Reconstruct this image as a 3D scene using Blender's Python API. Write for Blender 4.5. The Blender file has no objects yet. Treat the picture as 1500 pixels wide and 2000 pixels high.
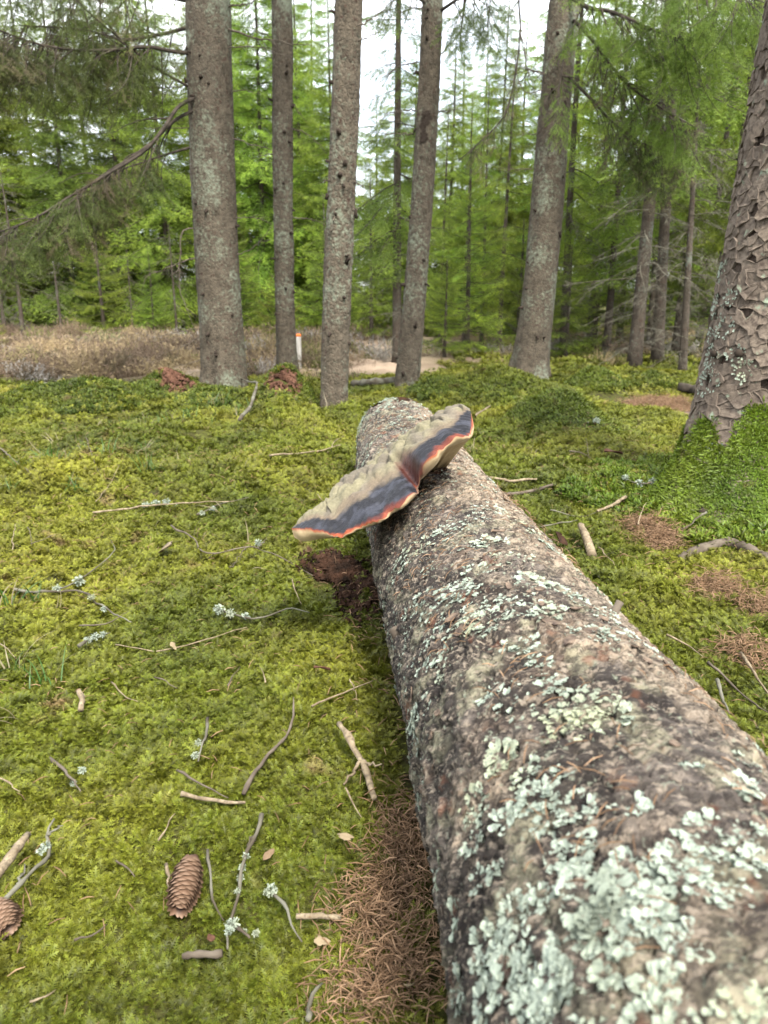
import bpy, math
import numpy as np
from mathutils import Matrix, Vector

sc = bpy.context.scene
COL = sc.collection
rad = math.radians

# ------------------------------------------------------------------ camera
CAMH, PITCH, FPX = 0.67, rad(16.5), 1455.0
cam_data = bpy.data.cameras.new('camera')
cam = bpy.data.objects.new('camera', cam_data)
COL.objects.link(cam)
cam.location = (0, 0, CAMH)
cam.rotation_euler = (rad(90) - PITCH, 0, 0)
cam_data.sensor_fit = 'VERTICAL'
cam_data.sensor_height = 32.0
cam_data.sensor_width = 24.0
cam_data.lens = 32.0 * FPX / 2000.0
cam_data.clip_start = 0.02
cam_data.clip_end = 600
cam_data.dof.use_dof = True
cam_data.dof.focus_distance = 1.28
cam_data.dof.aperture_fstop = 7.0
sc.camera = cam

# ------------------------------------------------------------------ sky, sun, exposure
SUN_EL, SUN_AZ = rad(53), rad(158)          # azimuth clockwise from +Y: behind the camera to the right
world = bpy.data.worlds.new('World')
sc.world = world
world.use_nodes = True
wn = world.node_tree
wn.nodes.clear()
w_out = wn.nodes.new('ShaderNodeOutputWorld')
w_bg = wn.nodes.new('ShaderNodeBackground')
w_sky = wn.nodes.new('ShaderNodeTexSky')
w_sky.sky_type = 'NISHITA'
w_sky.sun_disc = False
w_sky.sun_elevation = SUN_EL
w_sky.sun_rotation = SUN_AZ
w_sky.air_density = 1.0
w_sky.dust_density = 2.0
w_tc = wn.nodes.new('ShaderNodeTexCoord')
w_no = wn.nodes.new('ShaderNodeTexNoise')
w_no.inputs['Scale'].default_value = 2.2
w_no.inputs['Detail'].default_value = 7
w_ra = wn.nodes.new('ShaderNodeMapRange')
w_ra.inputs[1].default_value = 0.36
w_ra.inputs[2].default_value = 0.60
w_ra.inputs[3].default_value = 0.45
w_ra.inputs[4].default_value = 1.0
w_mx = wn.nodes.new('ShaderNodeMix')
w_mx.data_type = 'RGBA'
w_mx.inputs[7].default_value = (9.4, 9.7, 10.0, 1)   # thin bright cloud
wn.links.new(w_tc.outputs['Generated'], w_no.inputs['Vector'])
wn.links.new(w_no.outputs[0], w_ra.inputs[0])
wn.links.new(w_ra.outputs[0], w_mx.inputs[0])
wn.links.new(w_sky.outputs[0], w_mx.inputs[6])
wn.links.new(w_mx.outputs[2], w_bg.inputs['Color'])
w_bg.inputs['Strength'].default_value = 0.13
wn.links.new(w_bg.outputs[0], w_out.inputs['Surface'])

sun_d = bpy.data.lights.new('sun', 'SUN')
sun_d.energy = 3.6
sun_d.angle = rad(14)
sun_d.color = (1.0, 0.95, 0.87)
sun = bpy.data.objects.new('sun', sun_d)
COL.objects.link(sun)
sd = Vector((math.sin(SUN_AZ) * math.cos(SUN_EL), math.cos(SUN_AZ) * math.cos(SUN_EL), math.sin(SUN_EL)))
sun.rotation_euler = sd.to_track_quat('Z', 'Y').to_euler()
sun.location = (3, -4, 8)

vs = sc.view_settings
vs.view_transform = 'Standard'
vs.look = 'None'
vs.exposure = 1.8
vs.gamma = 1.0
vs.use_curve_mapping = False
sc.cycles.max_bounces = 5
sc.cycles.diffuse_bounces = 3
sc.cycles.glossy_bounces = 1
sc.cycles.transmission_bounces = 3
sc.cycles.use_adaptive_sampling = True
sc.cycles.adaptive_threshold = 0.02
sc.cycles.transparent_max_bounces = 4

# ------------------------------------------------------------------ numeric helpers
RG = np.random.default_rng(11)

def _hash(i, j, k, s):
    h = (i.astype(np.int64) * 374761393 + j.astype(np.int64) * 668265263 + k.astype(np.int64) * 2147483647 + s * 974634773)
    h = (h ^ (h >> 13)) * 1274126177
    h = h ^ (h >> 16)
    return ((h & 0xFFFFFF).astype(np.float64) / 0xFFFFFF)

def noise3(x, y, z, seed=0):
    """value noise in -1..1"""
    x, y, z = np.broadcast_arrays(np.asarray(x, float), np.asarray(y, float), np.asarray(z, float))
    i, j, k = np.floor(x), np.floor(y), np.floor(z)
    fx, fy, fz = x - i, y - j, z - k
    fx, fy, fz = [f * f * f * (f * (f * 6 - 15) + 10) for f in (fx, fy, fz)]
    i, j, k = i.astype(np.int64), j.astype(np.int64), k.astype(np.int64)
    r = 0
    for a in (0, 1):
        wa = fx if a else 1 - fx
        for b in (0, 1):
            wb = fy if b else 1 - fy
            for c in (0, 1):
                wc = fz if c else 1 - fz
                r = r + wa * wb * wc * _hash(i + a, j + b, k + c, seed)
    return r * 2 - 1

def fbm(x, y, z=0.0, oct=4, seed=0):
    a, s, r = 1.0, 1.0, 0.0
    for o in range(oct):
        r = r + a * noise3(np.asarray(x) * s + 17.3 * o, np.asarray(y) * s - 9.1 * o, np.asarray(z) * s, seed + o)
        a *= 0.5
        s *= 2.03
    return r / 1.6

def worley2(x, y, seed=0):
    """F1, F2, cell id(0..1) of jittered grid points"""
    i, j = np.floor(x).astype(np.int64), np.floor(y).astype(np.int64)
    f1 = np.full(x.shape, 9.0); f2 = np.full(x.shape, 9.0); cid = np.zeros(x.shape)
    zz = np.zeros_like(i)
    for a in (-1, 0, 1):
        for b in (-1, 0, 1):
            px = i + a + 0.1 + 0.8 * _hash(i + a, j + b, zz, seed)
            py = j + b + 0.1 + 0.8 * _hash(i + a, j + b, zz + 1, seed)
            d = np.hypot(px - x, py - y)
            c = _hash(i + a, j + b, zz + 2, seed)
            nearer = d < f1
            f2 = np.where(nearer, f1, np.minimum(f2, d))
            cid = np.where(nearer, c, cid)
            f1 = np.where(nearer, d, f1)
    return f1, f2, cid

def sstep(a, b, x):
    t = np.clip((np.asarray(x, float) - a) / (b - a), 0, 1)
    return t * t * (3 - 2 * t)

# ray through a point of the photograph (1500 x 2000), used to find where things stand
CP, SP = math.cos(PITCH), math.sin(PITCH)
def ray(u, v):
    x = (np.asarray(u, float) - 750) / FPX
    y = -(np.asarray(v, float) - 1000) / FPX
    return np.stack([x, CP + y * SP, -SP + y * CP], -1)

def PY(u, v, Y):
    r = ray(u, v)
    return np.array([0, 0, CAMH]) + r * (np.asarray(Y, float) / r[..., 1])[..., None]

def project(p):
    p = np.asarray(p, float)
    d = p - np.array([0, 0, CAMH])
    dep = d[..., 1] * CP - d[..., 2] * SP
    up = d[..., 1] * SP + d[..., 2] * CP
    dep = np.maximum(dep, 1e-4)
    return 750 + FPX * d[..., 0] / dep, 1000 - FPX * up / dep, dep

# ------------------------------------------------------------------ ground height
MOUNDS = []        # x, y, rx, ry, height
def _flat_at(u, v):
    r = ray(u, v)
    t = CAMH / -r[2]
    return r[0] * t, r[1] * t
for (u, v, wpx, hh, ry) in [(190, 800, 190, .17, .45), (55, 800, 150, .12, .5), (330, 775, 130, .17, .40), (560, 790, 120, .20, .40),
                            (420, 790, 160, .10, .5), (950, 775, 170, .16, .5), (1090, 842, 170, .15, .40), (840, 775, 110, .10, .4), (1165, 760, 120, .15, .4),
                            (1275, 757, 90, .13, .4), (1035, 775, 190, .10, .5), (600, 860, 160, .07, .4), (700, 830, 120, .06, .3),
                            (250, 880, 220, .05, .3), (100, 960, 260, .05, .3), (470, 940, 200, .035, .25), (1150, 900, 200, .04, .3),
                            (560, 735, 120, .10, .4)]:
    mx, my = _flat_at(u, v)
    MOUNDS.append((mx, my, wpx / FPX * my * 0.5, ry * .9, hh * 1.3))
PITS = []
for (u, v, wpx, dd) in [(650, 1140, 150, .05), (385, 862, 90, .05), (410, 1465, 55, .03)]:
    mx, my = _flat_at(u, v)
    PITS.append((mx, my, wpx / FPX * my * 0.55, wpx / FPX * my * 0.8, dd))

TREE_G = (1.12, 2.26)
def G(x, y):
    x = np.asarray(x, float); y = np.asarray(y, float)
    near = sstep(22, 6, np.hypot(x, y))
    z = 0.060 * fbm(x * 1.5, y * 1.5, 0, 3, 5) + 0.034 * fbm(x * 4.5, y * 4.5, 3.3, 2, 9) * near
    wx_ = x / .075 + .5 * noise3(x * 9, y * 9, 0, 30); wy_ = y / .075 + .5 * noise3(x * 9, y * 9, 4, 32)
    f1_ = worley2(wx_, wy_, 31)[0]
    z = z + (0.030 * (1 - np.minimum(f1_, 1) ** 2) - .017 + 0.008 * noise3(x * 30, y * 30, 1.7, 33)) * near
    for (mx, my, rx, ry, hh) in MOUNDS:
        q = np.minimum(((x - mx) / rx) ** 2 + ((y - my) / ry) ** 2, 40)
        z = z + hh * np.exp(-q * 1.1)
    for (mx, my, rx, ry, dd) in PITS:
        q = np.minimum(((x - mx) / rx) ** 2 + ((y - my) / ry) ** 2, 40)
        z = z - dd * np.exp(-q * 1.2)
    # raised foot of the big spruce on the right
    q = ((x - TREE_G[0]) / 0.46) ** 2 + ((y - TREE_G[1]) / 0.50) ** 2
    z = z + 0.05 * np.exp(-np.minimum(q, 40))
    # the log presses into its bed
    lx = 0.235 - 0.0692 * y
    inlog = np.exp(-((x - lx) / 0.2) ** 2 * 1.5) * sstep(3.1, 2.7, y)
    z = z * (1 - 0.8 * inlog) - 0.012 * inlog
    z = z - 0.10 * sstep(3.2, 5.6, y)
    # far ground swells gently
    z = z + 0.35 * sstep(14, 40, y) + 0.10 * fbm(x * .25, y * .25, 8, 2, 77) * sstep(7, 14, y)
    return z

def gp(u, v, lift=0.0):
    r = ray(u, v)
    z = 0.0
    for _ in range(14):
        t = (CAMH - z - lift) / max(-r[2], 1e-3)
        p = np.array([0, 0, CAMH]) + r * t
        z = 0.5 * z + 0.5 * float(G(p[0], p[1]))
    p[2] = float(G(p[0], p[1])) + lift
    return p

# ------------------------------------------------------------------ mesh helpers
class Geo:
    def __init__(s):
        s.V, s.F, s.T, s.C, s.n = [], [], [], [], 0
    def add(s, V, F, t=None, c=None):
        V = np.asarray(V, float).reshape(-1, 3)
        for f in (F if isinstance(F, list) else [F]):
            s.F.append(np.asarray(f, np.int64) + s.n)
        s.V.append(V)
        s.T.append(np.broadcast_to(np.asarray(0.0 if t is None else t, float), (len(V),)))
        s.C.append(np.broadcast_to(np.asarray((1, 1, 1) if c is None else c, float), (len(V), 3)))
        s.n += len(V)
        return s
    def arrays(s):
        return np.concatenate(s.V), s.F, np.concatenate(s.T), np.concatenate(s.C)
    def xf(s, M, off):
        """new (V, F, t) transformed by 3x3 M and offset"""
        V, F, T, C = s.arrays()
        return V @ np.asarray(M).T + np.asarray(off), F, T, C

def mesh(name, V, F, t=None, c=None, smooth=True, mats=(), fmat=None):
    V = np.asarray(V, np.float32).reshape(-1, 3)
    F = F if isinstance(F, list) else [F]
    F = [np.asarray(f, np.int32) for f in F if len(f)]
    me = bpy.data.meshes.new(name)
    me.vertices.add(len(V))
    me.vertices.foreach_set('co', V.ravel())
    sizes = np.concatenate([np.full(len(f), f.shape[1], np.int32) for f in F])
    loops = np.concatenate([f.ravel() for f in F])
    starts = np.concatenate([[0], np.cumsum(sizes)[:-1]]).astype(np.int32)
    me.loops.add(len(loops))
    me.loops.foreach_set('vertex_index', loops)
    me.polygons.add(len(sizes))
    me.polygons.foreach_set('loop_start', starts)
    if fmat is not None:
        me.polygons.foreach_set('material_index', np.asarray(fmat, np.int32))
    me.polygons.foreach_set('use_smooth', np.full(len(sizes), bool(smooth)))
    if t is not None:
        a = me.attributes.new('t', 'FLOAT', 'POINT')
        a.data.foreach_set('value', np.asarray(t, np.float32))
    if c is not None:
        a = me.attributes.new('c', 'FLOAT_COLOR', 'POINT')
        cc = np.ones((len(V), 4), np.float32); cc[:, :3] = c
        a.data.foreach_set('color', cc.ravel())
    me.update(calc_edges=True)
    for m in mats:
        me.materials.append(m)
    return me

def gmesh(name, g, mat_, smooth=True, origin=(0, 0, 0)):
    V, F, T, C = g.arrays()
    return mesh(name, V - np.asarray(origin, float), F, T, C, smooth, [mat_])

def tag(o, label=None, cat=None, group=None, kind=None):
    if label: o['label'] = label
    if cat: o['category'] = cat
    if group: o['group'] = group
    if kind: o['kind'] = kind
    return o

def obj(name, me, parent=None, loc=None):
    o = bpy.data.objects.new(name, me)
    COL.objects.link(o)
    if parent is not None:
        o.parent = parent
    if loc is not None:
        o.location = loc
    return o

def thing(name, loc, label, cat, group=None):
    o = bpy.data.objects.new(name, None)
    o.empty_display_size = 0.05
    COL.objects.link(o)
    o.location = [float(q) for q in loc]
    return tag(o, label, cat, group)

def copy_tree(o, parent=None):
    c = o.copy(); COL.objects.link(c); c.parent = parent
    for ch in list(o.children):
        copy_tree(ch, c)
    return c

def frames(P):
    P = np.asarray(P, float)
    T = np.gradient(P, axis=0)
    T /= np.linalg.norm(T, axis=1, keepdims=True) + 1e-12
    a = np.array([0, 0, 1.0]) if abs(T[0, 2]) < 0.9 else np.array([1.0, 0, 0])
    N = np.cross(T, a); N /= np.linalg.norm(N, axis=1, keepdims=True) + 1e-12
    B = np.cross(T, N)
    return T, N, B

def tube(P, R, k=6, caps=True):
    P = np.asarray(P, float); n = len(P)
    R = np.broadcast_to(np.asarray(R, float), (n,))
    T, N, B = frames(P)
    an = np.arange(k) * 2 * np.pi / k
    V = P[:, None] + R[:, None, None] * (np.cos(an)[None, :, None] * N[:, None] + np.sin(an)[None, :, None] * B[:, None])
    V = V.reshape(-1, 3)
    i = np.arange(n - 1)[:, None] * k; j = np.arange(k)[None]; j2 = (j + 1) % k
    Q = np.stack([i + j, i + j2, i + k + j2, i + k + j], -1).reshape(-1, 4)
    F = [Q]
    if caps:
        V = np.concatenate([V, P[:1], P[-1:]])
        jj = np.arange(k)
        F.append(np.stack([jj, np.full(k, n * k), (jj + 1) % k], -1))
        F.append(np.stack([(n - 1) * k + jj, (n - 1) * k + (jj + 1) % k, np.full(k, n * k + 1)], -1))
    return V, F

def resample(P, n):
    """smooth (Catmull-Rom) curve through P sampled at n points"""
    P = np.asarray(P, float)
    d = np.concatenate([[0], np.cumsum(np.linalg.norm(np.diff(P, axis=0), axis=1) + 1e-9)])
    s = np.linspace(0, d[-1], n)
    m = np.gradient(P, d, axis=0) if len(P) > 2 else np.repeat((P[1:] - P[:1]) / d[-1], 2, 0)
    i = np.clip(np.searchsorted(d, s, 'right') - 1, 0, len(P) - 2)
    h = (d[i + 1] - d[i])[:, None]; t = ((s - d[i]) / h[:, 0])[:, None]
    return ((2 * t**3 - 3 * t**2 + 1) * P[i] + (t**3 - 2 * t**2 + t) * h * m[i]
            + (-2 * t**3 + 3 * t**2) * P[i + 1] + (t**3 - t**2) * h * m[i + 1])

def rotz(a):
    c, s = math.cos(a), math.sin(a)
    return np.array([[c, -s, 0], [s, c, 0], [0, 0, 1.0]])
def roty(a):
    c, s = math.cos(a), math.sin(a)
    return np.array([[c, 0, s], [0, 1, 0], [-s, 0, c]])
def rotx(a):
    c, s = math.cos(a), math.sin(a)
    return np.array([[1, 0, 0], [0, c, -s], [0, s, c]])

# ------------------------------------------------------------------ materials
class MT:
    def __init__(s, name):
        s.m = bpy.data.materials.new(name); s.m.use_nodes = True
        s.nt = s.m.node_tree; s.nt.nodes.clear()
        s.out = s.n('ShaderNodeOutputMaterial')
    def n(s, t, **kw):
        nd = s.nt.nodes.new(t)
        for k, v in kw.items():
            setattr(nd, k, v)
        return nd
    def l(s, a, b): s.nt.links.new(a, b)
    def set(s, sock, v):
        if hasattr(v, 'links') or hasattr(v, 'is_output'):
            s.l(v, sock)
        else:
            sock.default_value = v
    def coord(s, kind='Object'): return s.n('ShaderNodeTexCoord').outputs[kind]
    def pos(s): return s.n('ShaderNodeNewGeometry').outputs['Position']
    def noise(s, vec, scale, detail=3, rough=0.55, out=0):
        nd = s.n('ShaderNodeTexNoise')
        s.l(vec, nd.inputs['Vector'])
        nd.inputs['Scale'].default_value = scale
        nd.inputs['Detail'].default_value = detail
        nd.inputs['Roughness'].default_value = rough
        return nd.outputs[out]
    def vor(s, vec, scale, feature='F1', out=0):
        nd = s.n('ShaderNodeTexVoronoi', feature=feature)
        s.l(vec, nd.inputs['Vector'])
        nd.inputs['Scale'].default_value = scale
        return nd.outputs[out]
    def rng(s, v, a, b, c=0.0, d=1.0):
        nd = s.n('ShaderNodeMapRange')
        s.l(v, nd.inputs[0])
        for i, q in enumerate((a, b, c, d)):
            nd.inputs[i + 1].default_value = q
        return nd.outputs[0]
    def mix(s, f, a, b, blend='MIX'):
        nd = s.n('ShaderNodeMix', data_type='RGBA', blend_type=blend)
        s.set(nd.inputs[0], f)
        for i, q in ((6, a), (7, b)):
            s.set(nd.inputs[i], (*q, 1) if isinstance(q, tuple) and len(q) == 3 else q)
        return nd.outputs[2]
    def math(s, op, a, b=0.5):
        nd = s.n('ShaderNodeMath', operation=op)
        s.set(nd.inputs[0], a); s.set(nd.inputs[1], b)
        return nd.outputs[0]
    def attr(s, name, out='Fac'): return s.n('ShaderNodeAttribute', attribute_name=name).outputs[out]
    def rand(s): return s.n('ShaderNodeObjectInfo').outputs['Random']
    def scalev(s, vec, sc_):
        nd = s.n('ShaderNodeMapping')
        s.l(vec, nd.inputs['Vector'])
        nd.inputs['Scale'].default_value = sc_
        return nd.outputs[0]
    def bump(s, h, strength=0.5, dist=0.01):
        nd = s.n('ShaderNodeBump')
        nd.inputs['Strength'].default_value = strength
        nd.inputs['Distance'].default_value = dist
        s.l(h, nd.inputs['Height'])
        return nd.outputs[0]
    def bsdf(s, color, rough=0.8, spec=0.3, normal=None, transl=0.0, tcol=None):
        p = s.n('ShaderNodeBsdfPrincipled')
        s.set(p.inputs['Base Color'], (*color, 1) if isinstance(color, tuple) else color)
        s.set(p.inputs['Roughness'], rough)
        s.set(p.inputs['Specular IOR Level'], spec)
        if normal is not None: s.l(normal, p.inputs['Normal'])
        sh = p.outputs[0]
        if transl > 0:
            tr = s.n('ShaderNodeBsdfTranslucent')
            s.set(tr.inputs['Color'], tcol if tcol is not None else ((*color, 1) if isinstance(color, tuple) else color))
            ms = s.n('ShaderNodeMixShader'); ms.inputs[0].default_value = transl
            s.l(sh, ms.inputs[1]); s.l(tr.outputs[0], ms.inputs[2])
            sh = ms.outputs[0]
        s.l(sh, s.out.inputs['Surface'])
        return s.m

def leafy(name, dark, light, tip, transl=0.35, nscale=1.5, rough=0.6, spec=0.25):
    """foliage: per-object and per-place variation, attribute t runs from old growth to young tip"""
    M = MT(name)
    n1 = M.rng(M.noise(M.pos(), nscale, 3), 0.3, 0.7)
    c = M.mix(n1, dark, light)
    c = M.mix(M.attr('t'), c, tip)
    hs = M.n('ShaderNodeHueSaturation')
    M.l(c, hs.inputs['Color'])
    M.l(M.rng(M.rand(), 0, 1, 0.485, 0.515), hs.inputs['Hue'])
    M.l(M.rng(M.rand(), 0, 1, 0.75, 1.25), hs.inputs['Value'])
    return M.bsdf(hs.outputs[0], rough, spec, None, transl)

MAT = {}
MAT['needles'] = leafy('spruce_needles', (.055, .095, .014), (.105, .165, .022), (.19, .26, .035), .55)
MAT['needles_fresh'] = leafy('fresh_spruce_needles', (.085, .145, .016), (.145, .215, .024), (.24, .31, .035), .55)
MAT['needles_bright'] = leafy('bright_spruce_needles', (.10, .175, .016), (.17, .25, .024), (.27, .34, .035), .55)
MAT['needles_yellow'] = leafy('yellow_green_needles', (.14, .17, .014), (.19, .22, .02), (.25, .26, .03), .5)
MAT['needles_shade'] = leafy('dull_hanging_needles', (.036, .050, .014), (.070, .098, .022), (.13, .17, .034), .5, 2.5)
MAT['needles_brown'] = leafy('dry_brown_needles', (.07, .055, .03), (.10, .085, .04), (.12, .10, .05), .25, 2.5)

def mk_moss(name, dark, light, yellow, brown, nsc):
    M = MT(name)
    p = M.pos()
    c = M.mix(M.rng(M.noise(p, nsc, 3), 0.35, 0.65), dark, light)
    c = M.mix(M.rng(M.noise(p, nsc * 0.45, 2), 0.45, 0.72), c, yellow)
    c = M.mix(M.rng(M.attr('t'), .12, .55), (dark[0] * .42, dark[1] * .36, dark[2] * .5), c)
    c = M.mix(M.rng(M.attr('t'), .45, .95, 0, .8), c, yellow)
    c = M.mix(M.rng(M.noise(p, nsc * 2.3, 2, out=0), 0.66, 0.74), c, brown)
    hs = M.n('ShaderNodeHueSaturation')
    M.l(c, hs.inputs['Color'])
    M.l(M.rng(M.rand(), 0, 1, 0.49, 0.51), hs.inputs['Hue'])
    M.l(M.rng(M.rand(), 0, 1, 0.6, 1.4), hs.inputs['Value'])
    return M.bsdf(hs.outputs[0], 0.55, 0.25, None, 0.26)
MAT['moss'] = mk_moss('feather_moss', (.052, .070, .006), (.116, .134, .009), (.228, .218, .022), (.15, .105, .042), 3.2)
MAT['moss_cushion'] = mk_moss('cushion_moss', (.034, .056, .004), (.066, .092, .006), (.115, .125, .010), (.08, .06, .02), 2.5)
MAT['moss_trunk'] = mk_moss('trunk_moss', (.036, .066, .004), (.070, .115, .006), (.12, .155, .010), (.08, .07, .02), 6)

M = MT('forest_soil')
p_ = M.pos()
c_ = M.mix(M.rng(M.noise(p_, 6, 5), .35, .65), (.018, .014, .006), (.035, .034, .009))
c_ = M.mix(M.rng(M.noise(p_, 38, 4), .42, .62), c_, (.045, .05, .010))
# beyond the moss the floor turns to straw and brown litter
sep = M.n('ShaderNodeSeparateXYZ'); M.l(p_, sep.inputs[0])
far_ = M.rng(M.math('ADD', sep.outputs[1], M.math('MULTIPLY', M.noise(p_, .8, 4), 2.5)), 7.6, 9.0)
straw_ = M.mix(M.rng(M.noise(p_, 2.2, 5), .35, .65), (.16, .118, .085), (.28, .215, .155))
brown_ = M.mix(M.rng(M.noise(p_, 1.6, 5), .40, .60), (.045, .032, .018), (.085, .082, .020))
straw_ = M.mix(M.rng(sep.outputs[0], .2, 1.6), straw_, brown_)
c_ = M.mix(far_, c_, straw_)
MAT['soil'] = M.bsdf(c_, .9, .1, M.bump(M.noise(p_, 60, 4), .6, .02))

M = MT('path_soil'); p_ = M.pos()
c_ = M.mix(M.rng(M.noise(p_, 9, 5), .3, .7), (.060, .040, .029), (.125, .085, .064))
c_ = M.mix(M.rng(M.noise(p_, 60, 2), .58, .66), c_, (.06, .04, .03))
MAT['path'] = M.bsdf(c_, .9, .15, M.bump(M.noise(p_, 40, 5), .7, .02))

def mk_bark(name, a, b, lich, l0=.60, l1=.68, vs_=55):
    M = MT(name)
    p = M.coord('Object')
    ps = M.scalev(p, (1, 1, .75))
    cell = M.vor(ps, vs_, 'F1', 'Color')
    bw = M.n('ShaderNodeRGBToBW'); M.l(cell, bw.inputs[0])
    c = M.mix(M.rng(M.noise(ps, 16, 5, .65), .32, .68), a, b)
    c = M.mix(M.rng(bw.outputs[0], .2, .8, 0, .55), c, (b[0] * 1.35, b[1] * 1.32, b[2] * 1.3))
    c = M.mix(M.rng(M.noise(p, 26, 4), .60, .66), c, (.045, .030, .022))
    big = M.noise(p, 3.2, 3)
    fine = M.noise(p, 42, 3, .6)
    f = M.math('ADD', M.math('MULTIPLY', big, .62), M.math('MULTIPLY', fine, .5))
    c = M.mix(M.rng(f, l0, l1), c, lich)
    h = M.math('ADD', M.math('MULTIPLY', M.vor(ps, vs_, 'DISTANCE_TO_EDGE'), 1.4), M.noise(ps, 110, 4))
    return M.bsdf(c, .92, .12, M.bump(h, .8, .008))
MAT['bark'] = mk_bark('spruce_bark', (.030, .025, .018), (.070, .058, .043), (.125, .136, .100), .57, .70)
MAT['bark_dark'] = mk_bark('dark_spruce_bark', (.026, .021, .016), (.055, .045, .035), (.09, .10, .08), .60, .70)
MAT['bark_big'] = mk_bark('old_spruce_bark', (.022, .016, .013), (.050, .038, .030), (.10, .12, .09), .66, .74, 40)
M = MT('bark_plate_face'); p_ = M.pos()
c_ = M.mix(M.rng(M.noise(p_, 9, 3), .35, .65), (.070, .055, .041), (.148, .118, .090))
c_ = M.mix(M.rng(M.rand(), 0, 1, 0, .5), c_, (.105, .084, .068))
c_ = M.mix(M.rng(M.noise(p_, 70, 4, .65), .40, .66), c_, (.045, .034, .027))
c_ = M.mix(M.attr('t'), c_, (.16, .128, .102))
c_ = M.mix(M.rng(M.noise(p_, 27, 4), .62, .70), c_, (.14, .165, .12))
MAT['plate'] = M.bsdf(c_, .9, .15, M.bump(M.noise(p_, 260, 4), .5, .003))
MAT['knot'] = MT('dark_knot_wood').bsdf((.028, .021, .016), .9, .1)
M = MT('dead_twig_bark'); p_ = M.pos()
c_ = M.mix(M.rng(M.noise(p_, 30, 3), .35, .65), (.050, .039, .029), (.105, .086, .066))
MAT['twig'] = M.bsdf(c_, .9, .15)
M = MT('limb_bark'); p_ = M.pos()
c_ = M.mix(M.rng(M.noise(p_, 18, 3), .35, .65), (.020, .016, .012), (.050, .040, .031))
MAT['limb'] = M.bsdf(c_, .9, .15)
M = MT('grey_lichened_twig'); p_ = M.pos()
c_ = M.mix(M.rng(M.noise(p_, 12, 3), .4, .6), (.052, .043, .031), (.115, .110, .085))
MAT['grey_twig'] = M.bsdf(c_, .9, .1)

M = MT('log_bark')
p_ = M.coord('Object')
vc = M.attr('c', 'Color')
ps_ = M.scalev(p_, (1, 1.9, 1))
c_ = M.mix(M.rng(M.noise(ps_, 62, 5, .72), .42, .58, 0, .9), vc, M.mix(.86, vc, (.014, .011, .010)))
c_ = M.mix(M.rng(M.noise(ps_, 85, 4, .7), .52, .62, 0, .8), c_, (.31, .255, .195))
c_ = M.mix(M.rng(M.noise(ps_, 200, 3, .6), .36, .46, .7, 0), c_, (.03, .022, .02))
c_ = M.mix(M.rng(M.noise(p_, 130, 3), .62, .70, 0, .8), c_, (.25, .27, .20))
c_ = M.mix(M.rng(M.noise(p_, 24, 3), .62, .70, 0, .6), c_, (.14, .058, .032))
MAT['log'] = M.bsdf(c_, .88, .2, M.bump(M.noise(ps_, 170, 6, .75), 1.0, .006))
M = MT('log_flake'); p_ = M.pos()
c_ = M.mix(M.rng(M.noise(p_, 90, 4), .35, .65), (.035, .026, .022), (.15, .11, .08))
MAT['log_flake'] = M.bsdf(c_, .9, .1)
M = MT('lichen_thallus'); p_ = M.pos()
c_ = M.mix(M.rng(M.noise(p_, 45, 3), .35, .65), (.16, .19, .15), (.26, .295, .24))
c_ = M.mix(M.attr('t'), c_, (.33, .37, .305))
c_ = M.mix(M.rng(M.noise(p_, 8, 2), .52, .7, 0, .8), c_, (.27, .28, .175))
c_ = M.mix(M.rng(M.noise(p_, 380, 3), .55, .65, 0, .8), c_, (.10, .12, .10))
c_ = M.mix(M.rng(M.noise(p_, 15, 2), .60, .72, 0, .8), c_, (.15, .17, .13))
MAT['lichen'] = M.bsdf(c_, .9, .1, None, .18)
M = MT('dead_wood'); p_ = M.coord('Object')
c_ = M.mix(M.rng(M.noise(p_, 45, 5, .7), .36, .64), (.085, .062, .038), (.225, .180, .118))
c_ = M.mix(M.rng(M.noise(p_, 160, 3), .52, .66, 0, .7), c_, (.055, .042, .03))
MAT['dead_wood'] = M.bsdf(c_, .8, .2)
M = MT('rotten_wood'); p_ = M.pos()
c_ = M.mix(M.rng(M.noise(p_, 30, 4), .35, .65), (.010, .006, .004), (.040, .020, .012))
MAT['rot'] = M.bsdf(c_, .95, .1)
M = MT('red_brown_litter'); p_ = M.pos()
c_ = M.mix(M.rng(M.noise(p_, 22, 4), .35, .65), (.034, .015, .009), (.105, .052, .033))
MAT['redlitter'] = M.bsdf(c_, .9, .15)
M = MT('fallen_needles'); p_ = M.pos()
c_ = M.mix(M.rng(M.noise(p_, 60, 3), .3, .7), (.065, .036, .018), (.185, .108, .056))
c_ = M.mix(M.rng(M.rand(), .6, 1), c_, (.27, .17, .10))
MAT['litter'] = M.bsdf(c_, .75, .3)
M = MT('grass_blade')
c_ = M.mix(M.attr('t'), (.035, .085, .012), (.15, .125, .07))
MAT['grass'] = M.bsdf(c_, .5, .35, None, .3)
M = MT('heather_twigs'); p_ = M.pos()
c_ = M.mix(M.rng(M.noise(p_, .9, 4), .38, .62), (.075, .050, .032), (.185, .130, .082))
c_ = M.mix(M.rng(M.noise(p_, 1.7, 2), .56, .68), c_, (.075, .075, .028))
c_ = M.mix(M.attr('t'), c_, (.20, .155, .118))
c_ = M.mix(M.rng(M.rand(), .62, .66), c_, (.24, .185, .105))
c_ = M.mix(M.rng(M.rand(), .84, .86), c_, (.095, .105, .030))
c_ = M.mix(M.rng(M.rand(), .93, .94), c_, (.20, .185, .165))
hs_ = M.n('ShaderNodeHueSaturation'); M.l(c_, hs_.inputs['Color'])
M.l(M.rng(M.rand(), 0, 1, .7, 1.25), hs_.inputs['Value'])
MAT['heather'] = M.bsdf(hs_.outputs[0], .85, .1, None, .2)
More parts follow.
